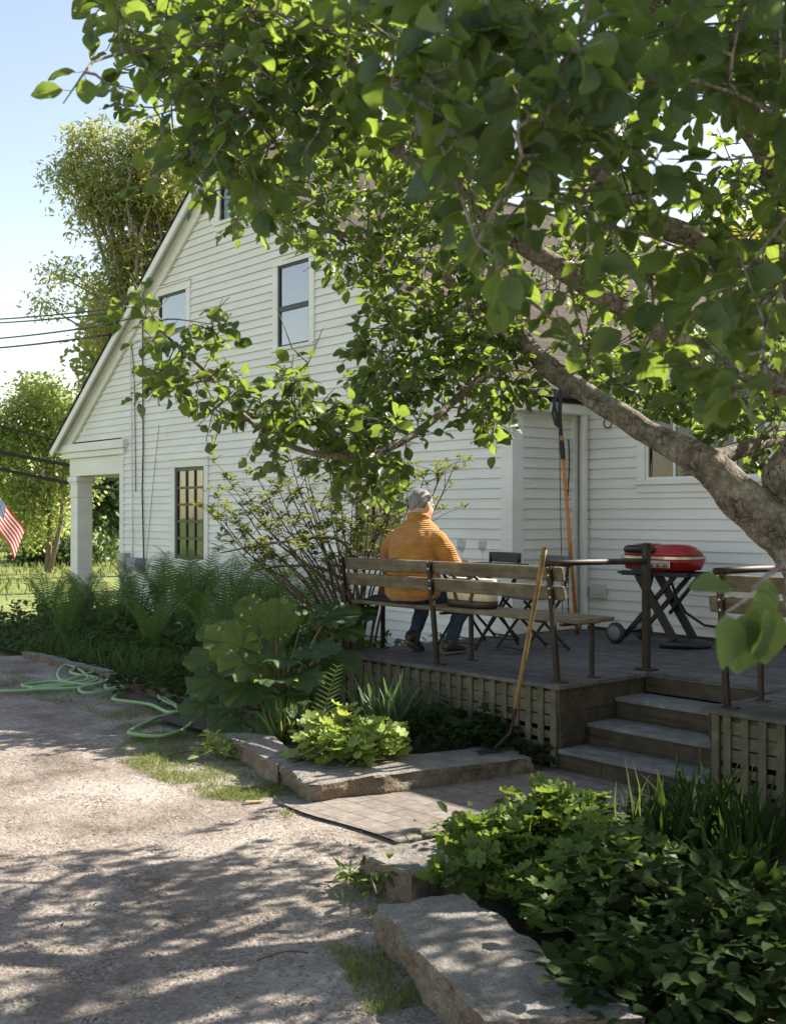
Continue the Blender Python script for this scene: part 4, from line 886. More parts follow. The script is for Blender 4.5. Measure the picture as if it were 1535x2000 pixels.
# ---------------------------------------------------------------- garden hose
def spline(pts, n=10):
    pts = [Vector(p) for p in pts]; out = []
    for i in range(len(pts)-1):
        p0, p1, p2, p3 = pts[max(i-1,0)], pts[i], pts[i+1], pts[min(i+2,len(pts)-1)]
        for k in range(n):
            t = k/n; out.append(0.5*((2*p1)+(p2-p0)*t+(2*p0-5*p1+4*p2-p3)*t*t+(3*p1-p0-3*p2+p3)*t*t*t))
    return out+[pts[-1]]
hp = [(0,1350),(60,1349),(130,1341),(170,1325),(150,1307),(125,1302),(112,1318),(125,1332),(160,1322),(205,1307),(245,1302),(215,1300),(160,1303),(137,1314),(160,1322),(190,1325),(160,1337),(70,1345),(45,1338),(110,1332),(165,1340),(200,1333),(150,1345),(60,1348),(100,1338),(160,1332),(196,1323),(216,1320),(188,1337),(155,1347),(170,1354),(240,1347),(265,1341),(215,1346),(205,1340),(215,1325),(240,1343),(224,1362),(226,1370),(290,1376),(325,1392),(350,1392),(340,1378),(312,1366),(310,1350),(318,1362),(342,1378),(352,1390),(300,1405),(256,1428),(258,1437),(310,1438),(355,1428),(380,1408),(372,1398)]
HP = [PG(x, y, .035) + Vector((0,0,.006*(i%3))) for i, (x, y) in enumerate(hp)]
mb = MB(); mb.tube(spline(HP, 9), .0155, 10)
tag(mb.build('garden_hose', M['hose'], smooth=True), 'long green garden hose lying in loose coils along the bed edge', 'hose')

# ---------------------------------------------------------------- leaf templates
def tpl_leaf(wd=.33, fold=.12, droop=.22, prof=((0,.02),(.12,.52),(.28,.88),(.46,1.0),(.64,.92),(.80,.64),(.92,.3))):
    v = []; f = []
    for y, k in prof: v += [(-wd*k, y, fold*k-droop*y*y), (0, y, -droop*y*y), (wd*k, y, fold*k-droop*y*y)]
    v.append((0, 1.0, -droop)); n = len(prof)
    for i in range(n-1):
        a = 3*i; f += [(a, a+1, a+4, a+3), (a+1, a+2, a+5, a+4)]
    a = 3*(n-1); t = len(v)-1
    return np.array(v), f, [(a, a+1, t), (a+1, a+2, t)]
def T2(t): return (t[0], t[1]+t[2])
def warp(t, tw, bend, cup):
    v = t[0].copy(); y = v[:,1]; a = tw*y; x = v[:,0].copy(); z = v[:,2].copy()+cup*np.abs(x)*2*y+.03*np.sin(y*14+x*20)
    v[:,0] = x*np.cos(a)-z*np.sin(a)+bend*y*y; v[:,2] = x*np.sin(a)+z*np.cos(a); return (v, t[1])
APPLE = [T2(tpl_leaf(.37)), T2(tpl_leaf(.40,.05,.35)), T2(tpl_leaf(.34,.2,.1)), T2(tpl_leaf(.38,-.05,.3))]
APPLE = [warp(APPLE[0],.3,.06,.1), warp(APPLE[1],-.5,-.08,-.12), warp(APPLE[2],.7,.1,.05), warp(APPLE[3],-.25,.12,.25), warp(APPLE[0],1.0,-.14,-.2), warp(APPLE[2],-.9,.05,.3)]
LANCE = T2(tpl_leaf(.17,.05,.2,((0,.1),(.3,.95),(.6,1.0),(.82,.6))))
POINT = T2(tpl_leaf(.2,.08,.15,((0,.12),(.35,.8),(.6,1.0),(.8,.6))))
SLIM = (np.array([(0,0,0),(-.16,.45,.02),(0,.45,-.02),(.16,.45,.02),(0,1,-.15)]), [(0,2,1),(0,3,2),(1,2,4),(2,3,4)])
ROUND = (np.array([(0,0,0),(-.3,.35,.05),(0,.4,-.03),(.3,.35,.05),(-.26,.72,0),(.26,.72,0),(0,1,-.12)]), [(0,2,1),(0,3,2),(1,2,6,4),(2,3,5,6)])
BLADE = (np.array([(-.018,0,0),(.018,0,0),(-.016,.4,-.01),(.016,.4,-.01),(-.011,.75,-.07),(.011,.75,-.07),(0,1,-.18)]), [(0,1,3,2),(2,3,5,4),(4,5,6)])
def tpl_lobed(lobes=7, depth=.32, n=35, cup=.18):
    v = [(0,0,0)]; f = []; rings = 2
    for k in range(n):
        a = math.pi*2*(k/(n-1)-.5)*.93; ph = (k/(n-1))*lobes; fr = ph-math.floor(ph); r = 1-depth*abs(2*fr-1)**1.4
        r *= .92+.08*math.cos(a); r += .03*(k%2)
        v.append((.5*r*math.sin(a)*.55, .5*r*math.cos(a)*.55, .02)); v.append((.5*r*math.sin(a), .5*r*math.cos(a), cup*.5*r*(1+.5*math.sin(ph*6.28))))
    for k in range(n-1): a = 1+2*k; f += [(0, a, a+2), (a, a+1, a+3, a+2)]
    return (np.array(v), f)
LOBED = [tpl_lobed(7,.30), tpl_lobed(5,.42,31,.1), tpl_lobed(9,.22,37,.3)]
def rnd_unit(n):
    a = rng.normal(size=(n,3)); return a/np.linalg.norm(a, axis=1)[:,None]

# ---------------------------------------------------------------- apple tree
apb = Vector(((1745-CX)/FPX*5.45, 5.45, 0)); apple = thing('apple_tree', 'old apple tree with a thick leaning limb hanging over the deck and drive', 'tree', apb)
wood = MB(); skel = []; skr = []
def add_limb(pts, n=6, seg=14, rough=.05):
    P = [PX(a,b,c) if not isinstance(a, Vector) else a for a,b,c,_ in pts]; r = [q[3] for q in pts]
    Q = spline(P, n); rr_ = [lerp(r[min(int(i/n), len(r)-2)], r[min(int(i/n)+1, len(r)-1)], (i%n)/n) if i < len(Q)-1 else r[-1] for i in range(len(Q))]
    Q2 = []
    for i, q in enumerate(Q): Q2.append(q + Vector((mnoise.noise(q*3), mnoise.noise(q*3+Vector((9,0,0))), mnoise.noise(q*3+Vector((0,9,0)))))*rr_[i]*.5)
    wood.tube(Q2, rr_, seg, True, 0, .16 if rr_[0] > .03 else 0)
    for q, r_ in zip(Q2, rr_): skel.append(q); skr.append(r_)
TR = lambda x, y, d, r: (x, y, d, r)
add_limb([TR(1745,1700,5.45,.24),TR(1715,1500,5.47,.19),TR(1650,1290,5.5,.17),TR(1582,1110,5.5,.155),TR(1562,960,5.5,.14),TR(1612,760,5.4,.12),TR(1600,560,5.2,.11)], 10, 28)
add_limb([TR(1575,1120,5.5,.13),TR(1510,1035,5.5,.125),TR(1440,960,5.5,.102),TR(1350,893,5.55,.075),TR(1250,835,5.65,.062),TR(1150,772,5.8,.057),TR(1060,705,5.95,.052),TR(990,630,6.1,.045),TR(930,585,6.2,.040),TR(860,530,6.3,.029),TR(780,498,6.4,.022),TR(690,462,6.5,.019),TR(600,440,6.55,.012),TR(520,405,6.6,.009),TR(430,385,6.65,.006)], 12, 22)
for (x, y, d, r) in ((1318,862,5.56,.048),(1180,785,5.78,.036),(1490,985,5.44,.05)):   # knots and stubs
    p = PX(x,y,d); wood.ell(p, (r*.9,r*.8,r*.75), 10, 8)
add_limb([TR(1360,905,5.55,.05),TR(1420,885,5.75,.045),TR(1475,865,5.95,.04),TR(1540,850,6.2,.03)], 5, 12)
add_limb([TR(1000,690,6.05,.026),TR(915,757,5.8,.022),TR(830,830,5.55,.019),TR(750,878,5.35,.016),TR(650,890,5.2,.015),TR(560,868,5.1,.013),TR(480,815,5.0,.011),TR(410,735,4.9,.009),TR(340,670,4.85,.007),TR(280,615,4.8,.005)], 6, 10)
add_limb([TR(925,590,6.2,.03),TR(880,660,6.1,.022),TR(815,750,6.0,.014),TR(790,790,5.95,.007)], 6, 8)
add_limb([TR(1640,790,5.4,.07),TR(1470,730,5.0,.05),TR(1260,630,4.7,.040),TR(1080,522,4.5,.040),TR(983,447,4.4,.034),TR(880,370,4.3,.028),TR(790,300,4.2,.023),TR(735,245,4.1,.020),TR(700,140,3.9,.017),TR(620,-10,3.7,.014),TR(560,-120,3.6,.008)], 7, 14)
add_limb([TR(1620,700,5.3,.09),TR(1510,535,4.9,.065),TR(1400,480,4.7,.055),TR(1270,430,4.5,.043),TR(1150,330,4.2,.04),TR(1020,200,3.9,.026),TR(900,120,3.6,.016),TR(760,70,3.3,.008)], 7, 14)
add_limb([TR(1600,560,5.2,.10),TR(1520,330,4.8,.065),TR(1430,190,4.6,.055),TR(1350,60,4.4,.050),TR(1280,-80,4.2,.042),TR(1150,-200,3.8,.03)], 7, 14)
add_limb([TR(1340,20,4.3,.03),TR(1260,35,4.2,.022),TR(1190,75,4.1,.014),TR(1100,110,4.0,.008)], 6, 8)
add_limb([TR(735,250,4.1,.014),TR(600,160,3.8,.011),TR(440,90,3.5,.008),TR(260,100,3.25,.005),TR(180,120,3.1,.003)], 6, 8)
add_limb([TR(560,420,6.55,.008),TR(500,300,5.4,.008),TR(430,240,4.9,.006),TR(300,260,4.5,.004)], 6, 8)
V3 = Vector
for tgt in ((3.2,6.4,3.2),(4.4,6.2,3.4),(3.4,7.4,3.0),(4.6,5.0,3.3),(3.0,4.6,3.6),(2.4,7.6,3.3),(2.2,3.6,3.9)):     # limbs beyond the right edge
    a = PX(1600,560,5.2); b = V3(tgt); mid = lerp(a,b,.5)+V3((0,0,.25))
    add_limb([(a,0,0,.08),(lerp(a,mid,.6),0,0,.065),(mid,0,0,.05),(lerp(mid,b,.6)+V3((0,0,.05)),0,0,.03),(b,0,0,.012)], 5, 9)
GAPS = [[(1225,215),(1330,190),(1395,240),(1400,330),(1330,360),(1250,330)], [(1075,240),(1110,240),(1110,300),(1080,300)],
        [(880,160),(930,150),(935,200),(890,205)]]
LGAPS = [[(880,540),(950,560),(1060,670),(1190,755),(1180,810),(1040,735),(915,625)], [(740,895),(760,850),(890,745),(925,740),(925,780),(800,880)], [(975,430),(1100,500),(1085,560),(970,480)]]
WGAPS = [[(306,560),(372,556),(372,640),(306,632)], [(538,488),(615,485),(618,690),(540,698)], [(424,340),(456,340),(456,432),(424,432)], [(375,445),(470,515),(545,505),(625,520),(640,690),(590,690),(450,605),(372,560)]]
clus = []
def region(poly, d0, d1, n, sz=(.07,.105), nl=8, thr=-.25, fr=1.0):
    xs = [p[0] for p in poly]; ys = [p[1] for p in poly]; k = 0; tries = 0
    while k < n and tries < n*40:
        tries += 1; x = random.uniform(min(xs), max(xs)); y = random.uniform(min(ys), max(ys))
        if not inpoly(x, y, poly): continue
        d = random.uniform(d0, d1); p = PX(x, y, d)
        if mnoise.noise(p*2.3*fr) < thr+random.uniform(-.1,.1): continue
        clus.append((p, sz, nl)); k += 1
region([(800,-60),(1570,-60),(1570,800),(1440,770),(1330,700),(1200,690),(1110,660),(1060,570),(960,560),(890,470),(860,400),(800,330),(760,210),(760,60)], 2.3, 3.7, 200, (.068,.10), 7, -.3)
region([(215,-60),(760,-60),(790,250),(680,290),(600,260),(540,330),(500,410),(430,370),(340,300),(270,210),(240,110)], 3.1, 4.3, 215, (.055,.088), 8, -.25)
region([(390,385),(500,340),(640,260),(860,250),(960,450),(990,610),(900,660),(740,600),(660,520),(520,465),(430,420)], 5.6, 6.9, 300, (.055,.082), 8, -.15)
region([(720,590),(990,570),(1050,740),(970,800),(880,760),(760,790),(700,680)], 5.4, 6.4, 150, (.052,.082), 8, -.1)
region([(640,800),(800,780),(850,830),(770,900),(740,960),(650,950),(560,890),(540,840)], 5.0, 5.7, 74, (.055,.085), 8)
region([(880,740),(980,730),(970,830),(930,840),(890,800)], 5.3, 5.9, 16, (.065,.095), 7)
region([(1080,640),(1560,640),(1560,900),(1420,850),(1290,800),(1120,740)], 5.9, 7.3, 190, (.055,.085), 8, -.15)
region([(430,-80),(1560,-80),(1560,560),(1160,560),(980,350),(700,230),(500,180)], 4.2, 5.3, 300, (.06,.09), 8, -.1)
region([(960,430),(1260,470),(1280,660),(1060,650)], 5.6, 6.8, 50, (.05,.08), 8, -.4)
region([(250,-40),(440,-40),(500,330),(400,330),(300,230)], 4.2, 5.6, 60, (.055,.085), 8, -.2)
for (x0,y0,d,rx,ry,n) in ((280,615,4.8,35,25,7),(340,670,4.85,50,45,12),(420,640,4.85,28,20,5),(330,740,4.9,40,25,7),(410,735,4.9,55,30,10),(480,790,5.0,50,30,10),(430,800,5.0,25,20,4),(550,830,5.05,50,40,12),(580,740,5.0,28,45,8),(600,800,5.1,40,30,8),(900,120,3.4,60,40,6)):
    for i in range(n):
        clus.append((PX(x0+random.gauss(0,.55)*rx, y0+random.gauss(0,.55)*ry, d+random.uniform(-.15,.15)), (.052,.082), 6))
for (x,y,d) in ((165,140,3.0),(205,160,2.9),(230,60,3.2)): clus.append((PX(x,y,d), (.075,.10), 3))
for i in range(560):                                         # the rest of the crown, beyond the right edge of the picture
    p = V3((random.uniform(1.9,5.6), random.uniform(3.6,8.4), random.uniform(2.5,4.7)))
    if (p.x-3.4)**2/5.5+(p.y-6.0)**2/7+(p.z-3.4)**2/2.2 > 1: continue
    if mnoise.noise(p*1.5) < -.12 or (p.y > 4.9 and p.z > 3.3) or (p.y > 6.6 and p.z > 3.0): continue
    clus.append((p, (.06,.09), 9))
for i in range(360):                                         # extra unseen clusters right of the picture, added to shade the near bed
    clus.append((V3((random.uniform(2.7,5.3), random.uniform(4.2,6.4), random.uniform(2.3,3.9))), (.07,.10), 9))
for i in range(190):                                         # unseen clusters added along the sun's path to shade the hanging spray
    k = random.uniform(.7,2.4); clus.append((V3((.5+1.18*k+random.gauss(0,.28), 1.75+.58*k+random.gauss(0,.22), 1.55+k+random.gauss(0,.2))), (.065,.095), 9))
for i in range(1050):                                        # upper crown out of view, thickened to shade the near leaves
    y = random.uniform(2.2,4.0); p = V3((random.uniform(1.1,3.7), y, EYE+.47*y+random.uniform(.1,1.2)))
    if mnoise.noise(p*1.4) > -.35: clus.append((p, (.07,.10), 9))
ap = V3(apb)
add_limb([(PX(1280,-80,4.1),0,0,.045),(V3((1.6,3.4,4.3)),0,0,.03),(V3((2.6,3.0,4.2)),0,0,.02)], 5, 8)
add_limb([(V3((2.2,3.6,3.9)),0,0,.02),(V3((1.9,2.8,3.0)),0,0,.014),(V3((1.15,2.1,1.95)),0,0,.008),(PX(1530,1100,1.9),0,0,.005),(PX(1470,1160,1.76),0,0,.003),(PX(1415,1198,1.72),0,0,.0018)], 5, 6)
clus.sort(key=lambda c: min((c[0]-V3(s)).length for s in skel[::4]))
lb = LB(); buf = [[] for _ in APPLE]
for x, y, d, dr, nm, s_ in ((1415,1200,1.72,(.12,-.1,-1),(.25,-1,.25),.085),(1450,1200,1.74,(.1,.1,-1),(-.1,-1,.1),.10),(1475,1175,1.75,(.25,-.1,-1),(-.4,-1,.2),.10),(1430,1150,1.8,(-.8,-.2,.1),(.1,-.5,1),.07),(1500,1130,1.8,(-.3,0,-1),(.5,-1,.2),.09),(1495,1190,1.72,(-.1,0,-1),(.9,-1,.1),.075)):
    buf[0].append((PX(x,y,d), V3(dr), V3(nm), s_))

sk = np.array([tuple(s) for s in skel])
for p, sz, nl in clus:
    q = CX+FPX*p.x/p.y; qy = HY-FPX*(p.z-EYE)/p.y
    if any(inpoly(q, qy, g) for g in GAPS): continue
    d2 = ((sk-np.array(p)[None,:])**2).sum(1); i = int(d2.argmin()); a = V3(sk[i]); ln = math.sqrt(d2[i])
    n = max(3, int(ln/.12)); mid = lerp(a,p,.5)+V3((random.gauss(0,.12),random.gauss(0,.12),.15))*ln*.6
    path = [a*(1-t)**2+mid*(2*t*(1-t))+p*(t*t) for t in [j/(n-1) for j in range(n)]]
    out = (p-path[-2]).normalized(); out = (out+V3((random.gauss(0,.5),random.gauss(0,.5),random.gauss(-.15,.5)))).normalized()
    tip = p+out*random.uniform(.10,.2); r0 = min(.004+.006*ln, .014)
    wood.tube(path+[tip], [lerp(r0,.0025,k/n) for k in range(n)]+[.0016], 5, False)
    sk = np.vstack([sk, np.array([tuple(x) for x in path[1:]])])
    for k in range(nl):
        t = random.uniform(-.25,1); b = lerp(p, tip, t) if t > 0 else lerp(p, path[-2], -t)
        dr = (out*.5+V3((random.gauss(0,1),random.gauss(0,1),random.gauss(-.35,.6)))).normalized()
        nm = V3((random.gauss(0,.6),random.gauss(0,.6),1))
        s_ = random.uniform(*sz)*random.choice((.65,.85,1,1,1.1))
        qx = b+dr*s_*.6; qq = (CX+FPX*qx.x/max(.2,qx.y), HY-FPX*(qx.z-EYE)/max(.2,qx.y))
        if any(inpoly(qq[0], qq[1], g_) for g_ in WGAPS) or (qx.y < 5.75 and random.random() < .9 and any(inpoly(qq[0], qq[1], g_) for g_ in LGAPS)): continue
        st = b+dr*.022; buf[random.randrange(6)].append((st, dr, nm, s_))
        wood.tube([b, st], .0011, 3, False)
for k, B in enumerate(buf): lb.put(APPLE[k], [tuple(x[0]) for x in B], [tuple(x[1]) for x in B], [tuple(x[2]) for x in B], [x[3] for x in B])
wood.build('trunk', M['bark'], apple, apb, smooth=True, fix=False); lb.build('crown', M['apple'], apple, apb)

# ---------------------------------------------------------------- background trees
def bgtree(name, base, top, ells, leaf, n, tpl, mat, lab, spread=.35, ncl=120, trunk=.18, second=None, group='trees behind the house', multi=1):
    base = V3(base); t = thing(name, lab, 'tree', base, 0, group); wd = MB(); lb = LB(); lb2 = LB()
    cl = []
    wts = [e[1][0]*e[1][1]*e[1][2] for e in ells]
    while len(cl) < ncl:
        e = random.choices(ells, wts)[0]; u = V3(rnd_unit(1)[0]); r = random.uniform(.25,1)**.6
        q = V3(e[0])+V3((u.x*e[1][0],u.y*e[1][1],u.z*e[1][2]))*r*random.choice((1,1,1,1.15))
        if mnoise.noise(q*.75/max(.5,spread/.4)) > random.uniform(-.3,.1): cl.append((q, e))
    top = V3(top)
    for m_ in range(multi):
        o_ = V3((random.gauss(0,.5),random.gauss(0,.5),0))*(m_ > 0)
        wd.tube([base+o_*.2, lerp(base,top,.3)+o_+V3((.1,0,0)), lerp(base,top,.65)+o_*1.6, top+o_*2], [trunk,trunk*.75,trunk*.5,trunk*.15], 10)
    for p, e in cl:
        a = lerp(base, top, random.uniform(.35,.8)); m_ = lerp(a,p,.5)+V3((random.gauss(0,.3),random.gauss(0,.3),.3))
        if random.random() < .45: wd.tube(spline([a,m_,p],4),[lerp(trunk*.2,.01,j_/8) for j_ in range(9)],5,False)
        k = max(4, int(n/ncl*random.uniform(.5,1.5))); q = np.array(p)[None,:]+np.clip(rng.normal(size=(k,3)),-1.4,1.4)*spread*np.array([1,1,.75])
        y = rnd_unit(k)+np.array([[0,0,-.5]])+(q-np.array(p))*.5; nn = rnd_unit(k)+np.array([[0,0,.6]])
        (lb2 if second and random.random() < second[1] else lb).put(tpl, q, y, nn, leaf*rng.uniform(.7,1.3,k))
    wd.build('trunk', M['bgbark'], t, base, smooth=True, fix=False); lb.build('crown', mat, t, base)
    if second and lb2.n: lb2.build('yellow_foliage', second[0], t, base)
    return t
def E(px, py, d, rx, ry): k = d/FPX; return (tuple(PX(px,py,d)), (rx*k, max(rx,ry)*k*.8, ry*k))
D = 27
bgtree('willow_tree', (PX(330,1000,D).x, D, 0), PX(330,330,D), [E(185,300,D,50,55),E(255,270,D,60,50),E(135,370,D,50,45),E(230,390,D,75,60),E(315,350,D,80,90),E(170,450,D,45,30),E(280,480,D,75,55),E(135,540,D,45,24),E(215,570,D,70,34),E(105,598,D,35,12),E(320,580,D,60,80),E(245,650,D,60,45),E(195,700,D,30,35)], .155, 27000, SLIM, M['willow'], 'tall feathery tree rising behind the left roof slope', .27, 330, .3, (M['yellow'],.2))
bgtree('maple_tree', (PX(250,1000,33).x, 33, 0), PX(240,700,33), [E(230,640,33,75,90),E(200,720,33,40,40),E(280,760,33,70,90)], .20, 3500, ROUND, M['willow'], 'olive green round crowned tree directly behind the porch roof', .4, 60, .25)
bgtree('maple_tree', (PX(700,1000,36).x, 36, 0), PX(700,280,36), [E(680,280,36,150,110),E(800,330,36,130,110),E(560,330,36,60,70)], .26, 3600, ROUND, M['yellow'], 'yellow green tree showing above the roof ridge', .55, 60, .3)
bgtree('birch_tree', (PX(92,1000,34).x, 34, 0), PX(95,800,34), [E(80,810,34,55,65),E(25,840,34,50,70),E(140,830,34,50,60),E(95,920,34,70,60),E(30,950,34,60,60),E(140,940,34,40,60),E(60,1020,34,60,40),E(-30,880,34,50,80)], .13, 16000, ROUND, M['birch'], 'light green tree with pale forked trunks left of the porch', .40, 160, .085, multi=3)
bgtree('maple_tree', (PX(215,1000,44).x, 44, 0), PX(215,850,44), [E(205,960,44,60,75),E(250,960,44,50,90),E(150,1010,44,40,50)], .28, 3200, ROUND, M['darkleaf'], 'dark green tree seen through the porch opening', .6, 60, .25)
bgtree('spruce_tree', (PX(153,1000,60).x, 60, 0), PX(153,730,60), [E(153,760,60,16,30),E(165,800,60,35,30),E(155,850,60,40,50)], .4, 1200, SLIM, M['darkleaf'], 'small dark conifer tip between the two left trees', .4, 40, .3)
bgtree('hedge_shrub', (PX(190,1000,40).x, 40, 0), PX(190,1060,40), [E(150,1060,40,45,40),E(210,1070,40,50,35),E(90,1080,40,60,30)], .2, 2600, ROUND, M['darkleaf'], 'dark green bushes below the far trees behind the porch column', .4, 50, .1)
bgtree('maple_tree', (PX(20,1000,55).x, 55, 0), PX(10,900,55), [E(10,960,55,80,110),E(-60,930,55,80,120),E(90,1020,55,60,60)], .4, 2600, ROUND, M['birch'], 'hazy far tree at the left edge behind the flag', .8, 50, .3)
bgtree('maple_tree', (PX(1350,1000,30).x, 30, 0), PX(1350,500,30), [E(1350,560,30,200,120),E(1150,560,30,150,90),E(1550,500,30,150,140)], .3, 3600, ROUND, M['yellow'], 'pale green tree behind the wing roof seen through the apple leaves', .6, 60, .3)
# flag on its staff at the left edge
fp = PX(-24, 968, 24); fl = thing('flag', 'striped flag with starred blue corner hanging limply at the left edge of the picture', 'flag', (fp.x, fp.y, 0))
mb = MB(); mb.tube([(0,0,0),(0,0,fp.z+.25)], .025, 10); mb.ell((0,0,fp.z+.28),(.05,.05,.05),10,8); mb.build('flagpole', M['white'], fl, smooth=True)
n, m_ = 26, 14; me = bpy.data.meshes.new('cloth'); vs = []; fs = []; uvs = []
for j in range(m_+1):
    for i in range(n+1):
        s_, t_ = i/n, j/m_                                   # s along the fly, t down the hoist
        x = .74*s_**.8; z = fp.z+.12-.62*t_-.86*s_**1.1; y = .07*math.sin(s_*9+t_*1.5)*(s_+.2)
        vs.append((x*(1-.25*t_)+.03, y, z)); uvs.append((s_, 1-t_))
for j in range(m_):
    for i in range(n): a = j*(n+1)+i; fs.append((a, a+1, a+n+2, a+n+1))
me.from_pydata(vs, [], fs); ul = me.uv_layers.new(name='UVMap')
for lp in me.loops: ul.data[lp.index].uv = uvs[lp.vertex_index]
me.materials.append(M['flag']); me.polygons.foreach_set('use_smooth', [True]*len(me.polygons)); o = bpy.data.objects.new('cloth', me); C.objects.link(o); o.parent = fl
# overhead wires
def wire(a, b, r, lab, sag=.3, fl_=None):
    a = V3(a); b = V3(b); mb = MB(); P = [lerp(a,b,i/24)-V3((0,0,sag*4*(i/24)*(1-i/24))) for i in range(25)]
    mb.tube([p-a for p in P], r, 6); o = mb.build('power_line', M['wire'], smooth=True); o.location = a; tag(o, lab, 'power line', 'overhead lines to the house')
def gpt(x, y): u, z = PV(x, y, GV-.05); return W(u, GV-.25, z)
for (x0,y0),(x1,y1),r,lab in (((262,603),(-220,622),.013,'topmost wire reaching the house gable from the left'),((255,612),(-220,628),.013,'second wire from the top, just below the topmost'),((245,635),(-220,666),.014,'third wire down, ending at the loop on the roof edge'),((240,655),(-220,683),.016,'lowest wire reaching the roof edge')):
    wire(gpt(x0,y0), PX(x1,y1,30), r, lab, .12)
for (x0,y0),(x1,y1),r,lab in (((-150,785),(330,905),.03,'thin upper cable crossing the light green tree'),((-150,848),(420,948),.05,'middle thick cable running behind the porch roof'),((-150,880),(420,985),.05,'lowest thick cable passing behind the porch column')):
    wire(PX(x0,y0,31), PX(x1,y1,31), r, lab, .15)

# ---------------------------------------------------------------- planting along the house
def fern(base, h, nf, lab, spread=.55, seed=0):
    base = V3(base); t = thing('fern', lab, 'fern', base, 0, 'tall ferns along the gable wall'); lb = LB(); st = MB(); P=[];Y=[];N=[];S=[]
    for k in range(nf):
        a = 2*math.pi*k/nf+random.uniform(-.4,.4); hh = h*random.uniform(.75,1.08); sp = spread*random.uniform(.5,1.2)*h
        dirv = V3((math.cos(a), math.sin(a), 0)); pts = []
        for i in range(20):
            s_ = i/19; pts.append(dirv*(sp*s_**1.9+.04)+V3((0,0,1.2*hh*(1.12*s_-.14*s_**3-.10*s_**6*spread*2))))
        st.tube(pts[::3]+[pts[-1]], [.005]*4+[.003]*(len(pts[::3])-3), 5, False)
        m_ = 34
        for i in range(4, m_):
            s_ = i/m_; f = s_*19; i0 = min(int(f), 18); q = lerp(pts[i0], pts[i0+1], f-i0); tg = (pts[i0+1]-pts[i0]).normalized()
            sd = tg.cross(dirv.cross(V3((0,0,1)))).normalized(); side = dirv.cross(V3((0,0,1))).normalized()
            ln = hh*.17*math.sin(math.pi*min(1,(s_*.93+.04))**.75)**.8*random.uniform(.85,1.1)+.008
            for sg in (-1,1): P.append(q); Y.append(side*sg+tg*.45+V3((0,0,-.12))); N.append(sd if sd.z > 0 else -sd); S.append(ln)
    lb.put(PINNA, [tuple(x) for x in P], [tuple(x) for x in Y], [tuple(x) for x in N], S)
    st.build('stems', M['stem'], t, smooth=True, fix=False); lb.build('fronds', M['fern'], t)
v_ = []; f_ = []                                             # pinna: a narrow comb of small lobes
for i in range(7):
    y0 = i/7; w0 = .085*(1-(i/7)**2*.8)
    b = len(v_); v_ += [(0,y0,0),(-w0,y0+.05,.01),(-w0*.9,y0+.115,.01),(0,y0+1/7,-.02*i/7),(w0*.9,y0+.115,.01),(w0,y0+.05,.01)]
    f_ += [(b,b+3,b+2,b+1),(b,b+5,b+4,b+3)]
PINNA = (np.array(v_), f_)
for (px_, v, h, nf, lab) in ((95,7.0,.95,9,'fern at the far left below the porch column'),(160,7.3,.95,9,'fern in front of the porch column base'),(215,6.7,.95,9,'fern between the porch column and the wall boxes'),(268,7.2,1.02,9,'fern in front of the grey meter box'),
    (325,7.35,1.1,9,'fern left of the black muntin window'),(378,7.2,1.22,11,'tall fern covering the foot of the left muntin window'),(445,7.35,1.18,10,'tall fern right of the left muntin window'),(505,7.2,1.22,11,'tall dense fern under the leafy shrub'),
    (560,7.3,1.12,9,'fern with arching fronds beneath the bare shrub branches'),(615,7.35,1.05,8,'fern nearest the bench behind the shrub stems'),(300,6.4,.8,8,'lower fern in front of the meter boxes'),(420,6.5,.85,9,'lower fern in shade in front of the tall ferns'),(540,6.6,.85,8,'low fern behind the rhubarb'),(130,6.2,.8,8,'low fern at the left in the dark bed')):
    k = (px_-CX)/FPX; d = v/(-sT*k+cT); fern((k*d, d, .03), h, nf, lab)
def bushy(name, cat, base, r, h, n, tpl, mat, leaf, lab, group, flat=.6, stems=True):
    base = V3(base); t = thing(name, lab, cat, base, 0, group); lb = LB(); st = MB()
    tp = tpl if isinstance(tpl, list) else [tpl]; nc = max(5, n//14)
    for c in range(nc):
        a = random.uniform(0, 6.28); rr_ = math.sqrt(random.random()); p = V3((math.cos(a)*rr_*r, math.sin(a)*rr_*r, h*(1-rr_**2*flat)*random.uniform(.55,1.05)))
        if stems: st.tube([V3((p.x*.25,p.y*.25,0)), V3((p.x*.6,p.y*.6,p.z*.6)), p], [.004,.003,.002], 4, False)
        k = max(3, int(n/nc)); q = np.array(p)[None,:]+rng.normal(size=(k,3))*np.array([[.085,.085,.06]])*max(.5,r/.5)
        q[:,2] = np.maximum(q[:,2], .03)
        y = rnd_unit(k)*np.array([[1,1,.45]])+np.array([[p.x,p.y,0]])*1.2; nn = rnd_unit(k)*.55+np.array([[0,0,1]])
        lb.put(tp[c%len(tp)], q, y, nn, leaf*rng.uniform(.6,1.2,k))
    if stems and st.n: st.build('stems', M['stem'], t, fix=False)
    lb.build('leaves', mat, t); return t
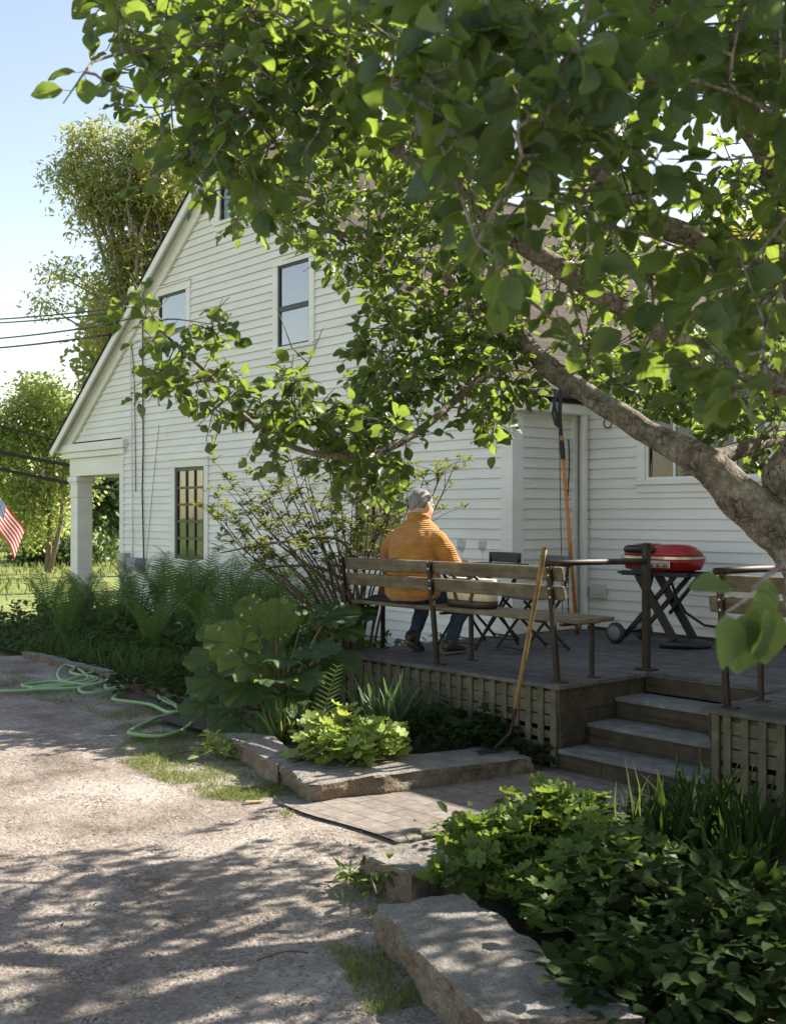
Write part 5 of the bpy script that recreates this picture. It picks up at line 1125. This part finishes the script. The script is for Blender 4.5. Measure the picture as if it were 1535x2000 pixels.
# low dark undergrowth across the bed: nobody could count it
lb = LB(); n = 9000; uu = rng.uniform(-16.5,-7.9,n); vv = rng.uniform(5.62,7.7,n); hh = .10+.46*np.clip((vv-5.55)/1.2,0,1)
hh *= .7+.5*np.array([mnoise.noise(V3((a*1.3,b*1.3,0))) for a,b in zip(uu,vv)])
zz = rng.uniform(.02,1,n)**.5*np.maximum(hh,.08)+.03; Pp = np.stack([cT*uu-sT*vv, sT*uu+cT*vv, zz],1)
lb.put(POINT, Pp[:6000], rnd_unit(6000)*np.array([[1,1,.5]])+np.array([[0,-.2,.1]]), rnd_unit(6000)*.7+np.array([[0,0,1]]), rng.uniform(.05,.12,6000))
lb.put(LOBED[0], Pp[6000:], rnd_unit(3000)*np.array([[1,1,.4]]), rnd_unit(3000)*.5+np.array([[0,-.2,1]]), rng.uniform(.05,.11,3000))
nb = 2600; uu = rng.uniform(-13.5,-8.3,nb); vv = rng.uniform(5.62,6.5,nb); Pp = np.stack([cT*uu-sT*vv, sT*uu+cT*vv, np.full(nb,.03)],1)
lb.put(BLADE, Pp, rnd_unit(nb)*.35+np.array([[0,0,1]]), rnd_unit(nb), rng.uniform(.10,.32,nb), rng.uniform(.2,.5,nb))
tag(lb.build('undergrowth', M['bedleaf']), 'dark leafy undergrowth filling the shaded bed below the ferns', 'undergrowth', None, 'stuff')
# shrub with bare arching stems
sb = V3((PX(690,1000,9.75).x, 9.75, .03)); shrub = thing('azalea_shrub', 'open leafy shrub with bare arching stems left of the man', 'shrub', sb)
st = MB(); lb = LB()
tips = [(420,965,9.6),(440,930,9.7),(470,985,9.8),(430,1010,9.5),(500,930,9.9),(520,980,9.6),(470,1040,9.4),(545,960,9.8),(560,1020,9.4),(510,1060,9.3),(600,930,9.9),(610,985,9.7),(580,1060,9.3),(640,960,9.9),(655,1020,9.6),(690,960,9.9),(720,990,9.7),(745,940,9.9),(790,945,9.8),(830,925,9.6),(870,905,9.6),(885,915,9.5),(760,1000,9.5),(700,1040,9.5),(540,900,10),(640,1060,9.4),(480,960,9.9),(590,900,10.1),(660,915,10.1),(800,980,9.6),(735,1030,9.4),(410,1000,9.5),(450,1060,9.3),(700,900,10),(560,870,9.9)]
for x, y, d in tips:
    p = PX(x,y,d)-sb; a = V3((random.gauss(0,.06),random.gauss(0,.06),random.uniform(0,.1)))
    m1 = lerp(a,p,.42)+V3((p.x*-.12,0,.14+.08*random.random())); m2 = lerp(a,p,.75)+V3((0,0,.09))
    path = spline([a,m1,m2,p],6); N_ = len(path); st.tube(path, [lerp(.014,.003,(i/N_)**.7) for i in range(N_)], 6, False)
    for k in range(8):
        i = random.randrange(N_//2, N_-1); b = path[i]; e = b+V3((random.gauss(0,.14),random.gauss(0,.14),random.uniform(.02,.2))); ends = [e]
        st.tube([b, lerp(b,e,.5)+V3((0,0,.02)), e], [.004,.003,.002], 4, False)
        for q in ends+([p] if k == 0 else []):
            nl = random.randint(8,12); q = np.array(q)[None,:].repeat(nl,0); ang = rng.uniform(0,6.28,nl)
            lb.put(POINT, q+rng.normal(size=(nl,3))*.012, np.stack([np.cos(ang),np.sin(ang),rng.uniform(-.1,.9,nl)],1), np.stack([-np.cos(ang)*.5,-np.sin(ang)*.5,np.ones(nl)],1), rng.uniform(.05,.095,nl))
for pts in ([(690,1180,9.6),(640,1115,9.5),(560,1105,9.4),(490,1115,9.3)],[(690,1200,9.6),(620,1120,9.4),(560,1075,9.3),(540,1060,9.2)],[(700,1200,9.6),(670,1060,9.5),(540,1060,9.3),(430,1080,9.2)],[(685,1260,9.7),(700,1200,9.6),(715,1100,9.6),(760,1000,9.6)]):
    P = [PX(*q)-sb for q in pts]; P = [V3((.0,.0,.0))]+P; st.tube(spline(P,6), [lerp(.022,.006,i/24) for i in range(25)], 7, False)
st.build('stems', M['twig'], shrub, smooth=True, fix=False); lb.build('leaves', M['azal'], shrub)
# rhubarb
rb = V3((PX(545,1000,9.25).x, 9.25, .03)); rhub = thing('rhubarb', 'big rhubarb plant with huge crinkled leaves between stone block and bench', 'plant', rb)
def rleaf(c, aim, up, size, lbx):
    aim = V3(aim).normalized(); up = V3(up); x = aim.cross(up).normalized(); z = x.cross(aim); nr, na = 12, 73; V = []; F = []; T_ = []; sd = random.uniform(0,99)
    for i in range(nr):
        r = i/(nr-1)
        for k in range(na):
            th = (k/(na-1)-.5)*2*math.pi*.94; R0 = (.72+.22*math.cos(th)+.06*math.cos(2*th))*(1+.035*math.sin(th*7+sd)+.03*math.sin(th*13+2*sd)+.022*math.sin(th*29))
            rr_ = r*R0*size; ruf = .075*size*r**3*math.sin(th*8+sd)+.04*size*r**4*math.sin(th*19+sd)+.045*size*r*abs(math.sin(th*4.5))-.22*size*r*r*(.5+.5*math.cos(th))+.12*size*r*abs(math.sin(th))+.05*size*mnoise.noise(V3((r*4,th*2.5,sd)))
            T_.append((th*2.2, r)); V.append(tuple(c+aim*rr_*math.cos(th)*1.05+x*rr_*math.sin(th)*.95+z*ruf))
    for i in range(nr-1):
        for k in range(na-1): a = i*na+k; F.append((a,a+1,a+na+1,a+na))
    lbx.raw(V, F, T_)
lb = LB(); st = MB()
for (x,y,d,sz,aim,up) in ((540,1225,9.0,.26,(.15,-.15,1),(.1,-1,.35)),(470,1265,8.9,.33,(-.7,-.3,.35),(-.2,-1,.7)),(640,1205,9.2,.30,(.9,.1,.25),(0,-.6,1)),(560,1290,8.7,.33,(-.1,-.8,.15),(0,-.8,.9)),(610,1270,8.8,.30,(.5,-.7,.1),(.2,-.8,.9)),
    (430,1330,8.8,.30,(-.8,-.5,-.1),(-.4,-.8,.7)),(490,1340,8.6,.33,(-.5,-.9,-.2),(-.2,-.9,.6)),(560,1360,8.5,.30,(.1,-1,-.25),(0,-.9,.7)),(620,1330,8.7,.27,(.8,-.6,-.1),(.2,-.7,.8)),(440,1240,9.4,.28,(-.8,.2,.3),(-.2,-.6,1)),
    (400,1370,8.7,.24,(-.9,-.4,-.35),(-.4,-.7,.7)),(520,1290,9.2,.30,(-.3,.4,.5),(0,-1,.5)),(590,1215,9.5,.28,(.3,.6,.6),(0,-1,.5)),(660,1230,9.2,.24,(1,-.2,-.05),(0,-.5,1)),(450,1390,8.55,.24,(-.6,-.8,-.4),(-.3,-.8,.6)),(530,1400,8.4,.22,(0,-1,-.4),(0,-.8,.7)),(500,1215,9.3,.26,(-.5,.1,.8),(-.1,-1,.4)),(590,1320,8.5,.28,(.3,-.9,-.1),(.1,-.8,.7)),(420,1290,9.0,.27,(-.9,-.2,.1),(-.3,-.7,.8)),(650,1290,8.8,.26,(.9,-.3,.0),(.2,-.7,.9)),(480,1300,8.6,.27,(-.6,-.7,.1),(-.2,-.9,.6)),(470,1410,8.4,.24,(-.4,-.9,-.4),(-.1,-.7,.7)),(600,1380,8.5,.24,(.5,-.8,-.3),(.1,-.8,.7)),(540,1330,8.4,.28,(.0,-.9,.2),(0,-.9,.6)),(690,1200,9.4,.22,(.9,.2,.2),(0,-.6,1))):
    c = PX(x,y,d)-rb; rleaf(c, aim, up, sz*.88, lb); st.tube(spline([V3((random.gauss(0,.07),random.gauss(0,.07),0)), c*.55+V3((0,0,.06)), c],5), [.014]*6+[.009]*5, 7, False)
st.build('stalks', M['redstem'], rhub, smooth=True, fix=False); lb.build('leaves', M['rhub'], rhub)
# small bed plants in front of the lattice
def tuft(name, cat, base, n, h, w_, mat, lab, lean=.35, group='strap leaved clumps'):
    base = V3(base); t = thing(name, lab, cat, base, 0, group); lb = LB()
    lb.put(BLADE, rng.normal(size=(n,3))*np.array([[.05,.05,0]]), rnd_unit(n)*lean+np.array([[0,0,1]]), rnd_unit(n), h*rng.uniform(.55,1.1,n), np.full(n,w_)*rng.uniform(.7,1.2,n))
    lb.build('blades', mat, t); return t
def at(px, d): return (PX(px,1000,d).x, d, .05)
bushy('lobed_plant', 'plant', at(682,7.5), .34, .36, 520, LOBED, M['mantle'], .115, 'bright lobed plant glowing in sun on the granite block', 'leafy mounds in the small bed', .55)
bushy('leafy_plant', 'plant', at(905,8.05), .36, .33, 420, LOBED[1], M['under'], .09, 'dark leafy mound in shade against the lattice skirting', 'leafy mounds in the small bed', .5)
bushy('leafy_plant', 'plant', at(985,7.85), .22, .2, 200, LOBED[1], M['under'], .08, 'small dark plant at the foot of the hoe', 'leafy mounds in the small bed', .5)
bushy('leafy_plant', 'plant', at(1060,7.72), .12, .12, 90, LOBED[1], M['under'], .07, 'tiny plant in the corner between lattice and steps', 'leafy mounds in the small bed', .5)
tuft('iris_clump', 'plant', at(760,8.0), 60, .55, 1.2, M['iris'], 'clump of upright iris blades behind the bright lobed plant', .3)
tuft('iris_clump', 'plant', at(725,8.4), 45, .5, 1.1, M['iris'], 'blue green iris blades left of the lattice skirting', .35)
tuft('daylily_clump', 'plant', at(800,8.35), 55, .5, .9, M['iris'], 'arching strap leaves in front of the lattice skirting', .45)
tuft('daylily_clump', 'plant', at(560,8.3), 45, .34, .8, M['grass'], 'small grassy clump between rhubarb and the bright lobed plant', .5)
fr = thing('fern_frond', 'single yellow green fern frond standing above the bright lobed plant', 'fern', at(640,7.9)); lb = LB(); st = MB(); P=[];Y=[];N=[];S=[]
pts = [V3((-.05+.12*s_**2, 0, .62*s_)) for s_ in [j/19 for j in range(20)]]; st.tube(pts, .004, 5, False)
for i in range(7,20):
    for sg in (-1,1): P.append(tuple(pts[i])); Y.append((sg,.2,.5)); N.append((0,-1,.4)); S.append(.085*(1-((i-8)/13)**2)+.02)
lb.put(PINNA,P,Y,N,S); st.build('stem', M['stem'], fr, fix=False); lb.build('pinnae', M['mantle'], fr)
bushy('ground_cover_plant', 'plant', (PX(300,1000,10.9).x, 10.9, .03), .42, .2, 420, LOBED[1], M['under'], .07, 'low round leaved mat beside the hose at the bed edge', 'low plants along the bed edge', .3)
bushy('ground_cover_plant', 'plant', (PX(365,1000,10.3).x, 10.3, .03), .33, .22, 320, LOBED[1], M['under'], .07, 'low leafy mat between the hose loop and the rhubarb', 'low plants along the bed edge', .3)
bushy('weed', 'plant', (PG(432,1478,.02)), .14, .13, 110, POINT, M['mantle'], .08, 'sunlit weed growing in front of the left granite block', 'weeds in the gravel', .5)
bushy('weed', 'plant', (PG(738,1750,.02)), .07, .12, 22, POINT, M['geran'], .09, 'weed with long leaves between the two near granite blocks', 'weeds in the gravel', .5)
bushy('weed', 'plant', (PG(715,1725,.02)), .10, .07, 45, POINT, M['geran'], .08, 'dark weed under the broken end of the small granite block', 'weeds in the gravel', .5)
# near bed at the lower right
BN = 'leafy mounds in the near bed'
def atz(px, py, z=.05): p = PG(px, py, z); return (p.x, p.y, z)
bushy('geranium', 'plant', atz(985,1745), .30, .33, 460, LOBED, M['geran'], .12, 'sunlit leafy mound directly right of the small granite block', BN, .5)
bushy('geranium', 'plant', atz(1095,1715), .30, .40, 460, LOBED, M['geran'], .115, 'tallest leafy mound in the near bed below the steps', BN, .5)
bushy('geranium', 'plant', atz(1200,1775), .30, .32, 420, LOBED, M['geran'], .11, 'sunlit leafy mound at the right end of the bright ground cover', BN, .5)
bushy('geranium', 'plant', atz(1085,1805), .24, .22, 280, LOBED, M['geran'], .11, 'low leafy mound overhanging the large granite slab', BN, .5)
bushy('geranium', 'plant', atz(885,1690), .10, .20, 50, LOBED, M['geran'], .09, 'small leafy sprout over the small granite block', BN, .6)
for i, (px_, py_, r, h, lab) in enumerate(((1380,1830,.5,.28,'dark leafy mound at the right edge of the near bed'),(1290,1890,.45,.22,'dark low foliage behind the large granite slab'),(1450,1920,.5,.25,'dark leafy mound in the bottom right corner'),(1260,1980,.35,.2,'dark low leaves at the bottom beside the large slab'))):
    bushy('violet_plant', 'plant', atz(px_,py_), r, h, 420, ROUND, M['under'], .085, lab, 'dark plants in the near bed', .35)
for px_, py_, h, lab in ((1290,1700,.45,'dark strap leaved clump in shade below the right lattice'),(1370,1680,.5,'dark arching clump in front of the right lattice'),(1460,1700,.5,'dark clump of strap leaves at the right edge'),(1240,1690,.55,'tall thin grass stalks before the lowest step'),(1420,1770,.4,'dark grassy clump near the right edge of the bed')):
    tuft('daylily_clump', 'plant', atz(px_,py_), 70 if 'stalks' not in lab else 9, h, .8 if 'stalks' not in lab else .35, M['under'] if 'stalks' not in lab else M['grass'], lab, .55 if 'stalks' not in lab else .15, 'strap leaved clumps in the near bed')
lb = LB(); n = 4200; uu = rng.uniform(-4.6,-1.0,n); vv = rng.uniform(1.7,5.6,n); Pp = np.stack([cT*uu-sT*vv, sT*uu+cT*vv, .05+rng.uniform(0,1,n)*.12],1)
k_ = [i for i in range(n) if inpoly(Pp[i,0]-.04, Pp[i,1], NEAR)]
Pp = Pp[k_]; n = len(Pp); lb.put(ROUND, Pp, rnd_unit(n)*np.array([[1,1,.4]]), rnd_unit(n)*.5+np.array([[0,-.1,1]]), rng.uniform(.04,.09,n))
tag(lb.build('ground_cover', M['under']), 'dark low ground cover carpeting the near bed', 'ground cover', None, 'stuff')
lb = LB(); n = 24; Pp = np.array([atz(random.uniform(1250,1490), random.uniform(1660,1960), .22+.1*random.random()) for _ in range(n)])
# grass fringes
lb = LB()
def grasspatch(poly, n, h0, h1):
    xs = [p[0] for p in poly]; ys = [p[1] for p in poly]; P = []; tries = 0
    while len(P) < n and tries < n*30:
        tries += 1; x = random.uniform(min(xs),max(xs)); y = random.uniform(min(ys),max(ys))
        if not inpoly(x,y,poly): continue
        p = PG(x,y,0)
        if mnoise.noise(p*2.6)+.5*mnoise.noise(p*7) < random.uniform(-.35,.35): continue
        P.append((p.x,p.y,.0))
    k = len(P); lb.put(BLADE, P, rnd_unit(k)*.75+np.array([[0,0,.8]]), rnd_unit(k), rng.uniform(h0,h1,k), rng.uniform(.05,.14,k))
grasspatch([(0,1312),(380,1390),(420,1440),(260,1450),(200,1400),(0,1350)], 6500, .012, .05)
grasspatch([(260,1440),(420,1430),(560,1540),(540,1575),(380,1560),(210,1480)], 9500, .012, .045)
grasspatch([(690,1690),(760,1760),(900,1960),(720,1990),(640,1850),(660,1750)], 3000, .015, .06)
grasspatch([(540,1520),(620,1575),(560,1600),(480,1560)], 900, .01, .04)
tag(lb.build('grass', M['grass']), 'sparse short grass growing through the gravel edges', 'grass', None, 'stuff')
lb = LB(); n = 6000; Pp = np.stack([rng.uniform(-26,-8,n), rng.uniform(20,48,n), np.full(n,-.06)],1); lb.put(BLADE, Pp, rnd_unit(n)*.4+np.array([[0,0,1]]), rnd_unit(n), rng.uniform(.1,.3,n), rng.uniform(.6,1.4,n))
tag(lb.build('lawn_grass', M['grass']), 'sunlit lawn grass far behind the porch', 'grass', None, 'stuff')
# loose pebbles and litter on the drive
OCT = (np.array([(0,0,.5),(1,0,0),(.6,.8,.05),(-.5,.85,0),(-1,.1,.05),(-.55,-.8,0),(.5,-.85,.05)])*np.array([[.5,.5,.8]]), [(0,1,2),(0,2,3),(0,3,4),(0,4,5),(0,5,6),(0,6,1)])
lb = LB(); P = []
for i in range(22000):
    y = 1300+700*random.random()**.75; x = random.uniform(-10,900); p = PG(x,y,0); u, v = UV(p)
    if v > (4.85 if u > -8.3 else 5.45) or (u > -5.5 and v > 3.85): continue
    if p.x > .35-(p.y-3.6)*.45 and p.y < 5.6: continue
    P.append((p.x,p.y,.0+.012*mnoise.noise(V3((u*1.3,v*1.3,3)))+.0072*mnoise.noise(V3((u*4.5,v*4.5,9)))))
n = len(P); s_ = .005+.017*rng.random(n)**5; lb.put(OCT, P, rnd_unit(n)*np.array([[1,1,.1]]), np.array([[0,0,1.0]]).repeat(n,0)+rnd_unit(n)*.2, s_)
tag(lb.build('gravel_pebbles', M['pebble']), 'loose pebbles scattered over the gravel drive', 'pebbles', None, 'stuff')
lb = LB(); P = []
for i in range(800):
    p = PG(random.uniform(0,900), 1400+590*random.random()**.8, 0); u, v = UV(p)
    if v < 4.8: P.append((p.x,p.y,.014))
n = len(P); lb.put(POINT, P, rnd_unit(n)*np.array([[1,1,.15]]), rnd_unit(n)*.35+np.array([[0,0,1]]), rng.uniform(.010,.03,n))
tag(lb.build('leaf_litter', M['litter']), 'dry leaf litter scattered over drive and paving', 'leaf litter', None, 'stuff')
def stick(a, b, r, lab, mat='stucco'):
    a = V3(a); b = V3(b); mb = MB(); mb.tube(spline([V3((0,0,0)), lerp(V3((0,0,0)),b-a,.5)+V3((.01,.02,.012)), b-a],4), r, 6); o = mb.build('twig', M[mat], smooth=True); o.location = a; tag(o, lab, 'twig', 'twigs on the ground')
stick(PG(695,1668,.02)+V3((0,-.02,0)), PX(735,1745,4.9), .004, 'dry straw leaning against the small granite block')
mb = MB(); mb.box(-.055,.055,-.013,.013,0,.007); o = mb.build('wood_chip', M['stucco'], bevel=.003); o.location = PG(496,1567,.012); o.rotation_euler = (.05,.04,.35); tag(o, 'pale wood chip on the gravel near the stone corner', 'wood chip')
stick(PG(325,1475,.03), PG(400,1470,.03), .006, 'brown twig lying in the grass near the hose loop', 'twig')
stick(PG(500,1877,.02), PG(600,1862,.02), .004, 'thin twig on the shaded gravel', 'twig')
